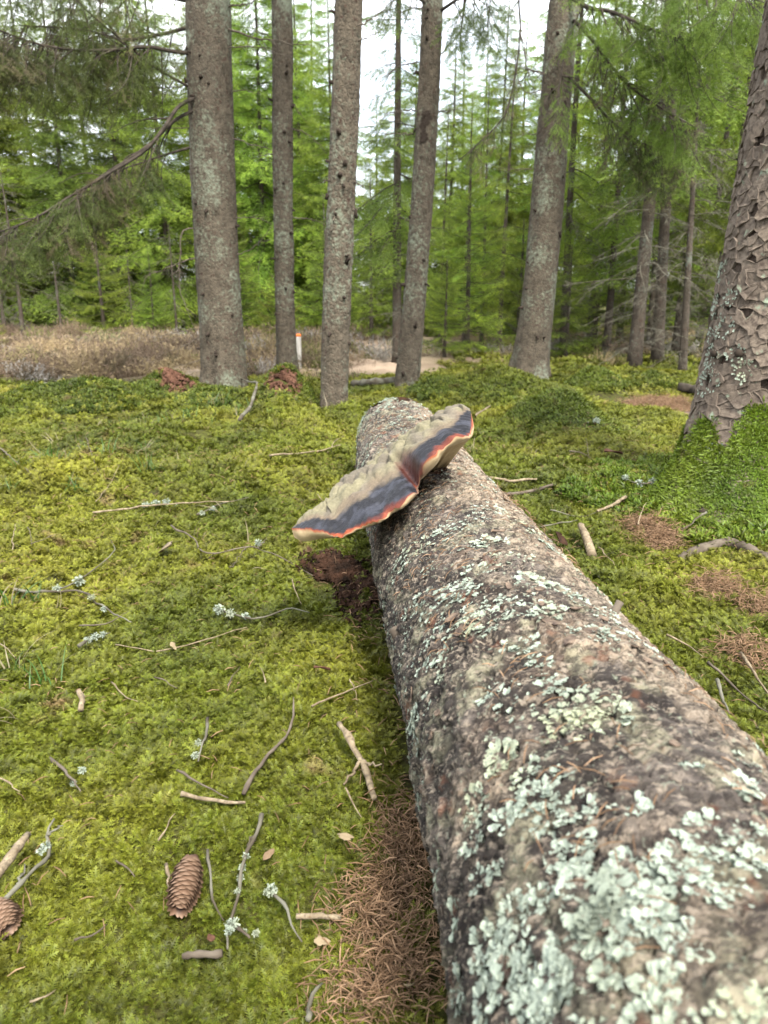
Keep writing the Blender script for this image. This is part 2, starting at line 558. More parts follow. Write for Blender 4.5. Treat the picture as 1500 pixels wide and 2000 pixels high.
M = MT('leaf_litter'); c_ = M.mix(M.rand(), (.13, .085, .05), (.21, .165, .10))
MAT['leaf'] = M.bsdf(c_, .7, .25, None, .15)

# ------------------------------------------------------------------ scatter (uncountable stuff only)
def scatter(name, pts, rot, scl, idx, protos, mats_for_proto, label, cat, parent=None, origin=(0, 0, 0)):
    """one object whose points carry copies of small plant or litter pieces"""
    me = bpy.data.meshes.new(name)
    pts = np.asarray(pts, np.float32) - np.asarray(origin, np.float32)
    me.vertices.add(len(pts)); me.vertices.foreach_set('co', pts.ravel())
    a = me.attributes.new('rot', 'FLOAT_VECTOR', 'POINT'); a.data.foreach_set('vector', np.asarray(rot, np.float32).ravel())
    s3 = np.asarray(scl, np.float32)
    if s3.ndim == 1: s3 = np.repeat(s3[:, None], 3, 1)
    a = me.attributes.new('scl', 'FLOAT_VECTOR', 'POINT'); a.data.foreach_set('vector', np.ascontiguousarray(s3).ravel())
    a = me.attributes.new('idx', 'INT', 'POINT'); a.data.foreach_set('value', np.asarray(idx, np.int32))
    o = obj(name, me, parent)
    tag(o, label, cat if parent is None else None, None, 'stuff')
    pc = bpy.data.collections.new(name + '_pieces')
    for i, pm in enumerate(protos):
        pc.objects.link(bpy.data.objects.new('%s_piece_%02d' % (name, i), pm))
    ng = bpy.data.node_groups.new(name, 'GeometryNodeTree')
    ng.interface.new_socket('Geometry', in_out='INPUT', socket_type='NodeSocketGeometry')
    ng.interface.new_socket('Geometry', in_out='OUTPUT', socket_type='NodeSocketGeometry')
    N = ng.nodes.new
    gi, go = N('NodeGroupInput'), N('NodeGroupOutput')
    ci = N('GeometryNodeCollectionInfo'); ci.inputs['Collection'].default_value = pc
    ci.inputs['Separate Children'].default_value = True
    ci.inputs['Reset Children'].default_value = True
    ip = N('GeometryNodeInstanceOnPoints'); ip.inputs['Pick Instance'].default_value = True
    def na(nm, ty):
        q = N('GeometryNodeInputNamedAttribute'); q.data_type = ty; q.inputs['Name'].default_value = nm
        return q.outputs[0]
    L = ng.links.new
    L(gi.outputs[0], ip.inputs['Points']); L(ci.outputs[0], ip.inputs['Instance'])
    L(na('idx', 'INT'), ip.inputs['Instance Index'])
    L(na('rot', 'FLOAT_VECTOR'), ip.inputs['Rotation'])
    L(na('scl', 'FLOAT_VECTOR'), ip.inputs['Scale'])
    L(ip.outputs[0], go.inputs[0])
    md = o.modifiers.new('pieces', 'NODES'); md.node_group = ng
    return o

# ================================================================== SETTING
def axis_steps(a, b, s0, g, c):
    """coordinates from a to b, step s0 near c growing with distance"""
    up, x = [c], c
    while x < b:
        x += s0 + g * max(0, abs(x - c) - 1.5); up.append(x)
    dn, x = [], c
    while x > a:
        x -= s0 + g * max(0, abs(x - c) - 1.5); dn.append(x)
    return np.array(dn[::-1] + up)
gx = axis_steps(-120, 120, .036, .06, 0.0)
gy = axis_steps(-15, 240, .036, .045, 1.6)
XX, YY = np.meshgrid(gx, gy)
ZZ = G(XX, YY)
nx_, ny_ = len(gx), len(gy)
ii = (np.arange(ny_ - 1)[:, None] * nx_ + np.arange(nx_ - 1)[None]).ravel()
tag(obj('ground', mesh('ground', np.stack([XX, YY, ZZ], -1).reshape(-1, 3), np.stack([ii, ii + 1, ii + nx_ + 1, ii + nx_], -1), mats=[MAT['soil']])),
    'mossy forest floor running back to the heath and the wood', kind='structure')

# trodden path behind the big trunk
pl = np.array([gp(u, v) for (u, v) in [(1190, 766), (1245, 788), (1300, 800), (1370, 816), (1480, 838)]])
pc_ = resample(pl, 90)
pe_ = np.sin(np.pi * np.clip(np.linspace(0, 1, 90) * .96 + .02, 0, 1)) ** .45
T_, N_, B_ = frames(pc_ * np.array([1, 1, 0]))
wd = np.linspace(-1, 1, 21)
hw = (.14 + .08 * np.sin(np.linspace(0, 3, 90))) * (1 + .45 * fbm(np.arange(90) * .25, 0, 0, 2, 3))
hw = hw * pe_
PV = pc_[:, None] + N_[:, None] * (wd[None, :, None] * hw[:, None, None])
PV[..., 2] = G(PV[..., 0], PV[..., 1]) + .010 - .05 * np.abs(wd)[None] ** 3 - .04 * (1 - pe_)[:, None] + .006 * fbm(PV[..., 0] * 14, PV[..., 1] * 14, 0, 3, 6)
k_ = 21
ii = (np.arange(89)[:, None] * k_ + np.arange(k_ - 1)[None]).ravel()
tag(obj('dirt_path', mesh('dirt_path', PV.reshape(-1, 3), np.stack([ii, ii + 1, ii + k_ + 1, ii + k_], -1), mats=[MAT['path']])),
    'bare reddish brown trodden path behind the big scaly trunk', kind='structure')
PATH_XY = pc_[:, :2]

# ================================================================== FALLEN LOG
def log_c(Y): return np.stack([.235 - .0692 * Y + .010 * np.sin(Y * 2.1 + .6), Y, .168 + .004 * np.sin(Y * 3)], -1)
def log_r(Y): return .166 - .0085 * Y + .012 * np.exp(-((Y - 1.95) / .22) ** 2) - .004 * np.cos(Y * 4)
def log_relief(Y, th):
    s = th * .165
    n1 = .012 * fbm(Y * 3.2, np.cos(th) * 1.3, np.sin(th) * 1.3, 3, 21)
    wx = s + .012 * noise3(s * 40, Y * 40, 0, 3); wy = Y + .012 * noise3(s * 40, Y * 40, 5, 4)
    f1, f2, cid = worley2(wx / .016, wy / .011, 7)
    n2 = .0034 * (cid - .5) - .0042 * sstep(.20, .0, f2 - f1)
    g1, g2, cid2 = worley2(wx / .052, wy / .040, 17)
    n3 = .0070 * (cid2 - .5) - .0050 * sstep(.12, .0, g2 - g1)
    n4 = .0026 * fbm(s * 160, Y * 160, 0, 3, 41)
    return n1 + n2 + n3 + n4, cid, cid2
def log_pt(Y, th, off=0.0, relief=True):
    """theta from +x (right) over the top; returns the surface point and outward normal"""
    Y = np.asarray(Y, float); th = np.asarray(th, float)
    n = np.stack([np.cos(th), 0 * th, np.sin(th)], -1)
    d = log_relief(Y, th)[0] if relief else 0
    return log_c(Y) + n * (log_r(Y) + d + off)[..., None], n
def log_hit(u, v):
    r = ray(u, v)
    ts = np.linspace(.2, 3.6, 1500)
    p = np.array([0, 0, CAMH]) + r * ts[:, None]
    c = log_c(p[:, 1]); q = p - c
    ins = np.hypot(q[:, 0], q[:, 2]) < log_r(p[:, 1])
    if not ins.any(): return None
    i = int(np.argmax(ins))
    return float(p[i, 1]), float(math.atan2(q[i, 2], q[i, 0]))

LOG_END = 2.66
LOGO = np.array([.15, 1.2, 0.0])
Ys = np.concatenate([np.arange(-.7, .30, .02), np.arange(.30, 1.5, .0036), np.arange(1.5, LOG_END, .007)])
nth = 320
ths = np.arange(nth) * 2 * np.pi / nth
Yg, Tg = np.meshgrid(Ys, ths, indexing='ij')
rel, cid, cid2 = log_relief(Yg, Tg)
nrm = np.stack([np.cos(Tg), 0 * Tg, np.sin(Tg)], -1)
endw = sstep(LOG_END - .30, LOG_END, Yg)                     # rotten, ragged far end
rel = rel + endw * (.020 * fbm(Yg * 14, np.cos(Tg) * 3, np.sin(Tg) * 3, 3, 61) - .02 * endw)
LV = log_c(Yg) + nrm * (log_r(Yg) + rel)[..., None]
LV[..., 1] += endw * .05 * fbm(np.cos(Tg) * 2.5, np.sin(Tg) * 2.5, 4.0, 3, 71)
s_ = Tg * .165
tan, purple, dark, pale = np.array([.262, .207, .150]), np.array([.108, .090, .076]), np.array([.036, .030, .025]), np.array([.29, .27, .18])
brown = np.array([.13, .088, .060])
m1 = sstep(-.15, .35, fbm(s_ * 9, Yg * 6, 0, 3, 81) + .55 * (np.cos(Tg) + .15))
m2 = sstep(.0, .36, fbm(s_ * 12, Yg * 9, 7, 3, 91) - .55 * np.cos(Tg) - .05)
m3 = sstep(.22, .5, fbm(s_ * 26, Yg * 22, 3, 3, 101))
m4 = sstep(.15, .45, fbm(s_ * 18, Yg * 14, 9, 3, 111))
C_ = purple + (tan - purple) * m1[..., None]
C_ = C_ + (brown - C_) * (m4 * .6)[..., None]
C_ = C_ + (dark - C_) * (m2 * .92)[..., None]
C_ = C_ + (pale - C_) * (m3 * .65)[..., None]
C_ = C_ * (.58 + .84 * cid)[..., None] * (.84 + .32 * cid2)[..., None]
nY = len(Ys)
ii = np.arange(nY - 1)[:, None] * nth; jj = np.arange(nth)[None]; j2 = (jj + 1) % nth
LF = [np.stack([ii + jj, ii + nth + jj, ii + nth + j2, ii + j2], -1).reshape(-1, 4)]
fallen_log = thing('fallen_log', LOGO, 'long fallen spruce log with scaly bark and pale green lichen', 'log')
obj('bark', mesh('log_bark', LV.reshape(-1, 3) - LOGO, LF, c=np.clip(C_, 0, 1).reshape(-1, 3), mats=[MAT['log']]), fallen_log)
# broken end: rings of rotten wood stepping inwards
gE = Geo()
for Ye, sg in ((LOG_END - .006, 1), (-.69, -1)):
    nr = 14
    rr = np.linspace(1.0, 0.0, nr)
    an = np.arange(96) * 2 * np.pi / 96
    ra, aa = np.meshgrid(rr, an, indexing='ij')
    c0 = log_c(np.array(Ye))
    rim_ = log_r(np.array(Ye)) - (.006 if sg > 0 else .002)
    jag = .05 * fbm(np.cos(aa) * ra * 6, np.sin(aa) * ra * 6, 4.0 + sg, 4, 71) * (1 if sg > 0 else .2)
    gE = Geo()
    V = np.stack([c0[0] + np.cos(aa) * ra * rim_, Ye + sg * jag * (1 - ra ** 6) - sg * .005, c0[2] + np.sin(aa) * ra * rim_], -1).reshape(-1, 3)
    ii = np.arange(nr - 1)[:, None] * 96; jj = np.arange(96)[None]; j2 = (jj + 1) % 96
    gE.add(V, np.stack([ii + jj, ii + j2, ii + 96 + j2, ii + 96 + jj], -1).reshape(-1, 4))
    obj('broken_end', gmesh('broken_end', gE, MAT['rot'], origin=LOGO), fallen_log)

# ---- lichen: rosettes of small curled lobes
def lobes(P, Nn, Dd, ln, wd_, lift, rng, curl=None):
    """P base points, Nn surface normals, Dd growth directions (tangent) -> fan shaped lobes"""
    n = len(P)
    S = np.cross(Nn, Dd)
    S /= np.linalg.norm(S, axis=1, keepdims=True) + 1e-9
    us = np.array([0.0, .45, .85, 1.0]); ws = np.array([.35, .85, 1.0, .55])
    vs_ = np.array([-1, -.35, .35, 1.0])
    V = np.zeros((n, 4, 4, 3))
    ph = rng.uniform(0, 6.3, n)
    for a in range(4):
        for b in range(4):
            sc_ = ws[a] * (1 - .12 * (abs(vs_[b]) > .5) * (a == 3))
            up = lift * us[a] ** 1.3 + ln * .16 * np.sin(ph + vs_[b] * 3.2 + us[a] * 2) * us[a] + ln * .10 * abs(vs_[b])
            fwd = ln * (us[a] - .10 * vs_[b] ** 2 * us[a] + .07 * np.sin(ph * 3 + b * 2.1) * us[a])
            V[:, a, b] = P + Dd * fwd[:, None] + S * (wd_ * .5 * vs_[b] * sc_)[:, None] + Nn * up[:, None]
    q = []
    for a in range(3):
        for b in range(3):
            q.append([a * 4 + b, a * 4 + b + 1, (a + 1) * 4 + b + 1, (a + 1) * 4 + b])
    q = np.array(q)
    F = (np.arange(n)[:, None, None] * 16 + q[None]).reshape(-1, 4)
    t = np.tile(np.repeat(us ** 2, 4), (n, 1)) * .8
    return V.reshape(-1, 3), F, t.reshape(-1)

def log_cluster(Y0, th0, spread, n, size, rng):
    """lobes of one lichen patch on the log (spread in metres)"""
    an = rng.uniform(0, 2 * np.pi, n)
    rr = spread * np.sqrt(rng.uniform(0, 1, n)) * (.55 + .65 * np.abs(np.sin(an * 1.5 + rng.uniform(0, 6))) )
    dY = rr * np.sin(an) * .9; ds = rr * np.cos(an)
    Y = Y0 + dY; th = th0 + ds / .165
    Y = np.clip(Y, -.6, LOG_END - .02)
    P, Nn = log_pt(Y, th, -.001)
    tangent = np.stack([-np.sin(th), 0 * th, np.cos(th)], -1)
    a2 = an + rng.normal(0, .7, n)
    Dd = tangent * np.cos(a2)[:, None] + np.array([0, 1.0, 0]) * np.sin(a2)[:, None]
    ln = size * rng.uniform(.65, 1.5) * rng.uniform(.5, 1.5, n); w = ln * rng.uniform(.6, 1.15, n)
    return lobes(P, Nn, Dd, ln, w, ln * rng.uniform(.0, .28, n), rng)

rngL = np.random.default_rng(5)
patches = []     # u, v, pixel radius, lobes
for (u, v, r, m) in [(1130, 1385, 60, 60), (1190, 1395, 40, 40), (1080, 1340, 30, 24), (1100, 1420, 30, 20), (990, 1480, 34, 30), (1030, 1530, 40, 48), (1060, 1570, 34, 34),
                     (930, 1570, 40, 44), (925, 1640, 36, 34), (1130, 1590, 36, 34), (1080, 1610, 30, 26), (1120, 1680, 44, 50), (1000, 1610, 22, 14), (1160, 1760, 66, 66),
                     (1240, 1730, 66, 62), (1320, 1700, 56, 50), (1410, 1740, 60, 56), (1380, 1650, 50, 50), (1450, 1640, 40, 36), (1280, 1790, 50, 60), (1190, 1820, 56, 60),
                     (1340, 1850, 34, 26), (1060, 1760, 36, 40), (1010, 1800, 40, 46), (960, 1850, 44, 56), (1000, 1900, 60, 90), (1080, 1920, 60, 80), (960, 1960, 44, 50),
                     (1040, 1980, 50, 60), (1270, 1980, 50, 60), (1290, 1930, 40, 34), (1450, 1980, 50, 50), (900, 1930, 36, 36), (1490, 1700, 40, 40), (1180, 1910, 26, 14),
                     (800, 1410, 28, 50), (800, 1500, 30, 60), (805, 1560, 30, 60), (800, 1610, 24, 40), (845, 1700, 28, 34), (840, 1800, 26, 30), (860, 1850, 30, 40), (890, 1790, 24, 18),
                     (880, 1160, 60, 70), (930, 1190, 56, 64), (960, 1210, 60, 70), (900, 1215, 44, 44), (850, 1230, 30, 30), (1010, 1180, 44, 40), (1060, 1200, 46, 44),
                     (1150, 1180, 50, 44), (1200, 1210, 40, 36), (1250, 1250, 30, 30), (1100, 1150, 40, 40), (1040, 1130, 40, 40), (990, 1090, 46, 46), (930, 1110, 40, 40),
                     (870, 1040, 46, 46), (920, 1020, 40, 40), (960, 1000, 40, 40), (1000, 1020, 34, 40), (820, 1070, 34, 40), (780, 1100, 34, 40), (760, 1140, 26, 36), (750, 1180, 24, 40),
                     (840, 1110, 30, 30), (820, 1170, 26, 24), (1140, 1120, 26, 30), (1090, 1080, 30, 30), (1050, 1050, 30, 30), (960, 1060, 34, 30), (900, 1070, 34, 30), (850, 1280, 28, 24),
                     (1020, 1260, 40, 24), (1170, 1240, 34, 24), (960, 1360, 26, 14), (1050, 1290, 26, 14), (860, 1310, 26, 20), (820, 1290, 24, 20), (1440, 1550, 30, 20), (1490, 1490, 30, 22),
                     (1270, 1270, 22, 24), (1450, 1500, 24, 14), (1120, 1240, 24, 14), (1330, 1500, 20, 8), (1240, 1600, 26, 12), (940, 1720, 26, 18), (980, 1700, 22, 14),
                     (700, 850, 26, 50), (690, 890, 24, 50), (700, 920, 22, 44), (720, 870, 24, 40), (730, 830, 24, 50), (750, 800, 26, 50), (780, 790, 26, 40), (770, 830, 26, 40),
                     (800, 815, 22, 36), (740, 860, 24, 36), (820, 800, 20, 30), (760, 780, 20, 36), (705, 820, 18, 36), (690, 925, 18, 30), (715, 895, 20, 30), (790, 840, 22, 26)]:
    h = log_hit(u, v)
    if h is None: continue
    Y0, th0 = h
    p0, _ = log_pt(np.array(Y0), np.array(th0), relief=False)
    dep = project(p0)[2]
    size = .0054 if dep > .75 else .0058
    patches.append((Y0, th0, r * dep / FPX * .95, int(m * 1.9), size))
for k in range(1200):                                          # smaller rosettes between, following a patchy mask
    Y0 = rngL.uniform(.25, LOG_END - .03); th0 = rngL.uniform(rad(20), rad(205))
    msk = float(fbm(np.array(th0 * .165 * 9), np.array(Y0 * 7), 2, 3, 55)) + .42 * sstep(1.4, 1.9, Y0) + .12 * sstep(rad(120), rad(180), th0)
    if msk < .20: continue
    patches.append((Y0, th0, rngL.uniform(.006, .02), int(rngL.integers(4, 16)), rngL.uniform(.0035, .0052)))
order = np.argsort([-(p[3] / (p[0] + .2)) for p in patches])
rest = Geo()
for n_, i_ in enumerate(order):
    V, F, t = log_cluster(*patches[i_], rngL)
    if n_ < 230:
        o = obj('lichen_patch', mesh('lichen_patch', V - LOGO, F, t, mats=[MAT['lichen']]), fallen_log)
    else:
        rest.add(V, F, t)
tag(obj('lichen_crumbs', gmesh('lichen_crumbs', rest, MAT['lichen'], origin=LOGO), fallen_log), kind='stuff')

# curled bark flakes standing off the log
gf = [Geo() for _ in range(6)]
def flake(rng, L, W, k=9, th_=.0022, curl=.25):
    an = np.arange(k) * 2 * np.pi / k
    rr = rng.uniform(.72, 1.12, k)
    x, y = np.cos(an) * rr * L * .5, np.sin(an) * rr * W * .5
    z = curl * (np.abs(x) ** 2 / L + np.abs(y) ** 2 / W) + rng.normal(0, th_ * .5, k)
    V = np.concatenate([np.stack([x, y, z + th_], -1), np.stack([x * .93, y * .93, z - th_], -1), [[0, 0, th_ * 1.6]]])
    j = np.arange(k); j2 = (j + 1) % k
    F = [np.stack([j, j2, np.full(k, 2 * k)], -1), np.stack([j + k, j2 + k, j2, j], -1)]
    return V, F
flakeM = []
for q in range(6):
    V, F = flake(rngL, 1.0, .72, 9, .05, .16)
    flakeM.append(mesh('bark_flake', V, F, mats=[MAT['log_flake']], smooth=False))
for k in range(190):
    Y0 = rngL.uniform(.4, 2.2); th0 = rngL.uniform(rad(30), rad(185))
    P, Nn = log_pt(np.array(Y0), np.array(th0), .0008)
    o = obj('bark_flake', flakeM[k % 6], fallen_log)
    q = Vector(Nn).to_track_quat('Z', 'Y')
    o.matrix_local = Matrix.Translation(Vector(P - LOGO)) @ q.to_matrix().to_4x4() @ Matrix.Rotation(rngL.uniform(0, 6.3), 4, 'Z') @ Matrix.Rotation(rngL.normal(0, .16), 4, 'X') @ Matrix.Diagonal((rngL.uniform(.008, .026), rngL.uniform(.007, .020), .014, 1))
# branch stubs on the log
for (u, v, L, r) in [(1215, 1190, .018, .006), (770, 1240, .02, .011), (1490, 1440, .05, .016), (700, 1080, .02, .012)]:
    h = log_hit(u, v) or log_hit(u - 12, v + 10) or log_hit(u + 14, v)
    if h is None: continue
    P, Nn = log_pt(np.array(h[0]), np.array(h[1]), -.01)
    pts = np.array([P, P + Nn * L * .6 + [0, .006, .0], P + Nn * L + [0.004, .012, .004]])
    V, F = tube(resample(pts, 7), np.linspace(r, r * .75, 7) * (1 + .1 * RG.normal(size=7)), 9)
    obj('branch_stub', mesh('branch_stub', V - LOGO, F, mats=[MAT['twig']]), fallen_log)

# ================================================================== BRACKET FUNGUS
def lerp_curve(pts, n):
    pts = np.asarray(pts, float)
    return resample(pts, n)
NS = 150
back = [(572, 1029, 1.31), (617, 1006, 1.345), (655, 984, 1.37), (666, 962, 1.39), (682, 943, 1.41), (720, 923, 1.43), (753, 895, 1.45), (787, 870, 1.455), (820, 852, 1.455), (850, 831, 1.45), (880, 808, 1.44), (903, 796, 1.43), (917, 797, 1.41)]
rim = [(569, 1032, 1.29), (600, 1034, 1.255), (633, 1038, 1.235), (662, 1045, 1.215), (698, 1030, 1.215), (747, 1012, 1.20), (757, 1000, 1.215), (785, 985, 1.205), (804, 966, 1.215), (811, 954, 1.238), (809, 943, 1.262), (816, 929, 1.262), (829, 914, 1.25), (844, 898, 1.25), (868, 866, 1.27), (895, 856, 1.28), (915, 852, 1.295), (923, 836, 1.33), (920, 806, 1.38)]
low = [(575, 1050, 1.285), (590, 1057, 1.272), (630, 1052, 1.255), (658, 1050, 1.235), (700, 1035, 1.23), (748, 1017, 1.22), (762, 1005, 1.235), (790, 990, 1.225), (810, 971, 1.235), (818, 959, 1.26), (816, 949, 1.285), (822, 936, 1.283), (836, 923, 1.275), (852, 908, 1.275), (872, 876, 1.29), (898, 866, 1.305), (916, 858, 1.315), (924, 842, 1.35), (921, 810, 1.39)]
def px3(L): return np.array([PY(u, v, Y) for (u, v, Y) in L])
Bk, Rm, Lw = lerp_curve(px3(back), NS), lerp_curve(px3(rim), NS), lerp_curve(px3(low), NS)
ss = np.linspace(0, 1, NS)
# where the body sinks into the log (left flank to the crown of the trunk)
thU = rad(160) + (rad(84) - rad(160)) * np.clip((ss - .10) / .85, 0, 1) ** .9
U1 = log_pt(1.47 + .10 * ss, thU, -.012)[0]
U2 = log_pt(1.52 + .10 * ss, thU, -.012)[0]
Uw = sstep(0, .12, ss) * sstep(1.0, .90, ss)
U1 = Lw + (U1 - Lw) * (.25 + .75 * Uw)[:, None]
U2 = Bk + (U2 - Bk) * (.25 + .75 * Uw)[:, None]
NT = 56
tt = np.linspace(0, 1, NT)
top = Bk[:, None] * (1 - tt)[None, :, None] + Rm[:, None] * tt[None, :, None]
up = np.cross(np.gradient(Bk, axis=0), (Rm - Bk)); up /= np.linalg.norm(up, axis=1, keepdims=True) + 1e-9
up *= np.sign(up[:, 2:3])
wid = np.linalg.norm(Rm - Bk, axis=1)
S2, T2 = np.meshgrid(ss * 0.46, tt, indexing='ij'); T2m = T2 * wid[:, None]
# knobbly cushions on the old part, concentric swollen bands towards the margin
wx, wy = S2 + .007 * noise3(S2 * 70, T2m * 70, 1, 5), T2m + .007 * noise3(S2 * 70, T2m * 70, 2, 6)
f1, f2, cd = worley2(wx / .027, wy / .024, 3)
g1, g2, cd2 = worley2(wx / .010, wy / .010, 13)
old = sstep(.66, .40, T2 + .10 * fbm(S2 * 22, T2 * 2, 0, 2, 9))
hgt = old * (.0120 * (1 - np.clip(f1 / .75, 0, 1) ** 2) + .0014 * (1 - np.clip(g1 / .7, 0, 1) ** 2))
ripple = (1 - old) * (.0045 * fbm(S2 * 34, T2m * 30, 3, 3, 19) + .0016 * np.sin(T2m * 520 + 2.5 * fbm(S2 * 20, T2m * 9, 1, 2, 29)))
folds = (1 - old) * T2 ** 1.5 * .009 * fbm(ss * 15, 3.3, 0, 2, 5)[:, None] - .007 * T2 * (np.exp(-((ss - .585) / .018) ** 2) + .35 * np.exp(-((ss - .37) / .02) ** 2) + .3 * np.exp(-((ss - .22) / .02) ** 2))[:, None]
ripple = ripple + folds
dome = .013 * np.sin(np.pi * np.clip(T2, 0, 1)) ** .7
edge_ = np.minimum(ss, 1 - ss); ef = sstep(0, .04, edge_)
H_ = (1.25 * hgt + ripple + dome) * ef[:, None] * np.clip(wid / .12, .3, 1.2)[:, None]
top = top + up[:, None] * H_[..., None]
zone = T2 + .055 * fbm(S2 * 30, T2 * 3, 2, 3, 39) + (.15 * fbm(S2 * 13 + 1.7, 0 * T2, 5, 2, 37)) * sstep(1.0, .72, T2)
beige, grey, navy, rust, orange, cream = [np.array(q) for q in ((.138, .124, .078), (.105, .090, .068), (.009, .009, .012), (.065, .014, .010), (.22, .050, .020), (.32, .245, .14))]
nb = fbm(S2 * 60, T2m * 60, 1, 3, 49)
slate = np.array([.034, .036, .048])
cc = beige + (grey - beige) * sstep(-.1, .4, fbm(S2 * 26, T2m * 26, 6, 2, 59))[..., None]
cc = cc * (1 + .25 * nb)[..., None]
brn_ = np.array([.105, .078, .056])
cc = cc + (brn_ - cc) * sstep(.50, .62, zone)[..., None] * .8
dz = sstep(.62, .70, zone)[..., None]
nv = navy + (slate - navy) * (sstep(.05, .5, fbm(S2 * 45, T2m * 70, 8, 3, 69)) * .8)[..., None]
cc = cc + (nv - cc) * dz
rz = sstep(.95, .975, zone + .015 * np.sin(S2 * 45))[..., None]
cc = cc + (rust - cc) * rz
redden = (sstep(.52, .56, ss) * sstep(.66, .60, ss))[:, None] * sstep(.45, .7, T2)
cc = cc + (np.array([.055, .014, .008]) - cc) * (redden * .75)[..., None]
oz = (sstep(.97, .995, zone) * (.25 + .75 * sstep(.0, .4, fbm(S2 * 14 + 3, T2 * 0, 0, 2, 79) + .25)))[..., None]
cc = cc + (orange - cc) * oz
FO = np.array([.02, 1.33, .20])
fung = thing('bracket_fungus', FO, 'large wavy bracket fungus with dark red and cream rim on fallen log', 'fungus')
def grid_faces(n, m):
    ii = (np.arange(n - 1)[:, None] * m + np.arange(m - 1)[None]).ravel()
    return np.stack([ii, ii + m, ii + m + 1, ii + 1], -1)
M = MT('fungus_cap'); p_ = M.coord('Object')
vc = M.attr('c', 'Color')
c_ = M.mix(M.rng(M.noise(p_, 260, 4), .35, .65, 0, .5), vc, M.mix(.55, vc, (.004, .0035, .003)))
bw = M.n('ShaderNodeRGBToBW'); M.l(vc, bw.inputs[0])
MAT['cap'] = M.bsdf(c_, M.rng(bw.outputs[0], .012, .09, .42, .85), .22, M.bump(M.noise(p_, 320, 4), .35, .003))
M = MT('fungus_pores'); p_ = M.coord('Object')
c_ = M.mix(M.rng(M.noise(p_, 40, 3), .35, .65), (.27, .195, .10), (.36, .275, .155))
MAT['pore'] = M.bsdf(c_, .75, .25, M.bump(M.vor(p_, 900), .3, .001))
M = MT('fungus_margin'); p_ = M.coord('Object')
c_ = M.mix(M.rng(M.noise(p_, 45, 3), .42, .62), (.62, .44, .26), (.42, .12, .05))
MAT['margin'] = M.bsdf(c_, .5, .4)
obj('cap', mesh('cap', top.reshape(-1, 3) - FO, grid_faces(NS, NT), c=np.clip(cc, 0, 1).reshape(-1, 3), mats=[MAT['cap']]), fung)
# rounded margin from the cap edge to the lower lip
NR = 8
a_ = np.linspace(0, 1, NR)
outw = Rm - Bk; outw /= np.linalg.norm(outw, axis=1, keepdims=True)
mg = top[:, -1][:, None] * (1 - a_)[None, :, None] + Lw[:, None] * a_[None, :, None] + outw[:, None] * (.006 * np.sin(np.pi * a_))[None, :, None] * ef[:, None, None]
mgc = np.zeros((NS, NR, 3))
wv = (.06 + .10 * fbm(ss * 16, 0, 0, 2, 15))[:, None]
mgc = orange + (cream - orange) * sstep(0, .12, a_[None] - wv)[..., None]
mgc = mgc + (np.array([.05, .014, .008]) - mgc) * ((sstep(.46, .52, ss) * sstep(.68, .62, ss))[:, None] * .85 * np.ones((1, NR)))[..., None]
M = MT('fungus_lip'); c_ = M.mix(M.rng(M.noise(M.coord('Object'), 120, 3), .4, .7, 0, .3), M.attr('c', 'Color'), (.16, .085, .045))
MAT['lip'] = M.bsdf(c_, .5, .4)
obj('growing_margin', mesh('growing_margin', mg.reshape(-1, 3) - FO, grid_faces(NS, NR), c=np.clip(mgc, 0, 1).reshape(-1, 3), mats=[MAT['lip']]), fung)
NU = 14
a_ = np.linspace(0, 1, NU)
un = Lw[:, None] * (1 - a_)[None, :, None] + U1[:, None] * a_[None, :, None]
obj('pore_surface', mesh('pore_surface', un.reshape(-1, 3) - FO, grid_faces(NS, NU), mats=[MAT['pore']]), fung)
# rear wall grown onto the bark
bk = Bk[:, None] * (1 - a_)[None, :, None] + U2[:, None] * a_[None, :, None]
bk = bk + (np.array([0, .012, 0]) * (np.sin(np.pi * a_))[None, :, None]) * ef[:, None, None]
obj('rear_flesh', mesh('rear_flesh', bk.reshape(-1, 3)[:, :] - FO, grid_faces(NS, NU)[:, ::-1], c=np.broadcast_to(beige * .85, (NS * NU, 3)), mats=[MAT['cap']]), fung)

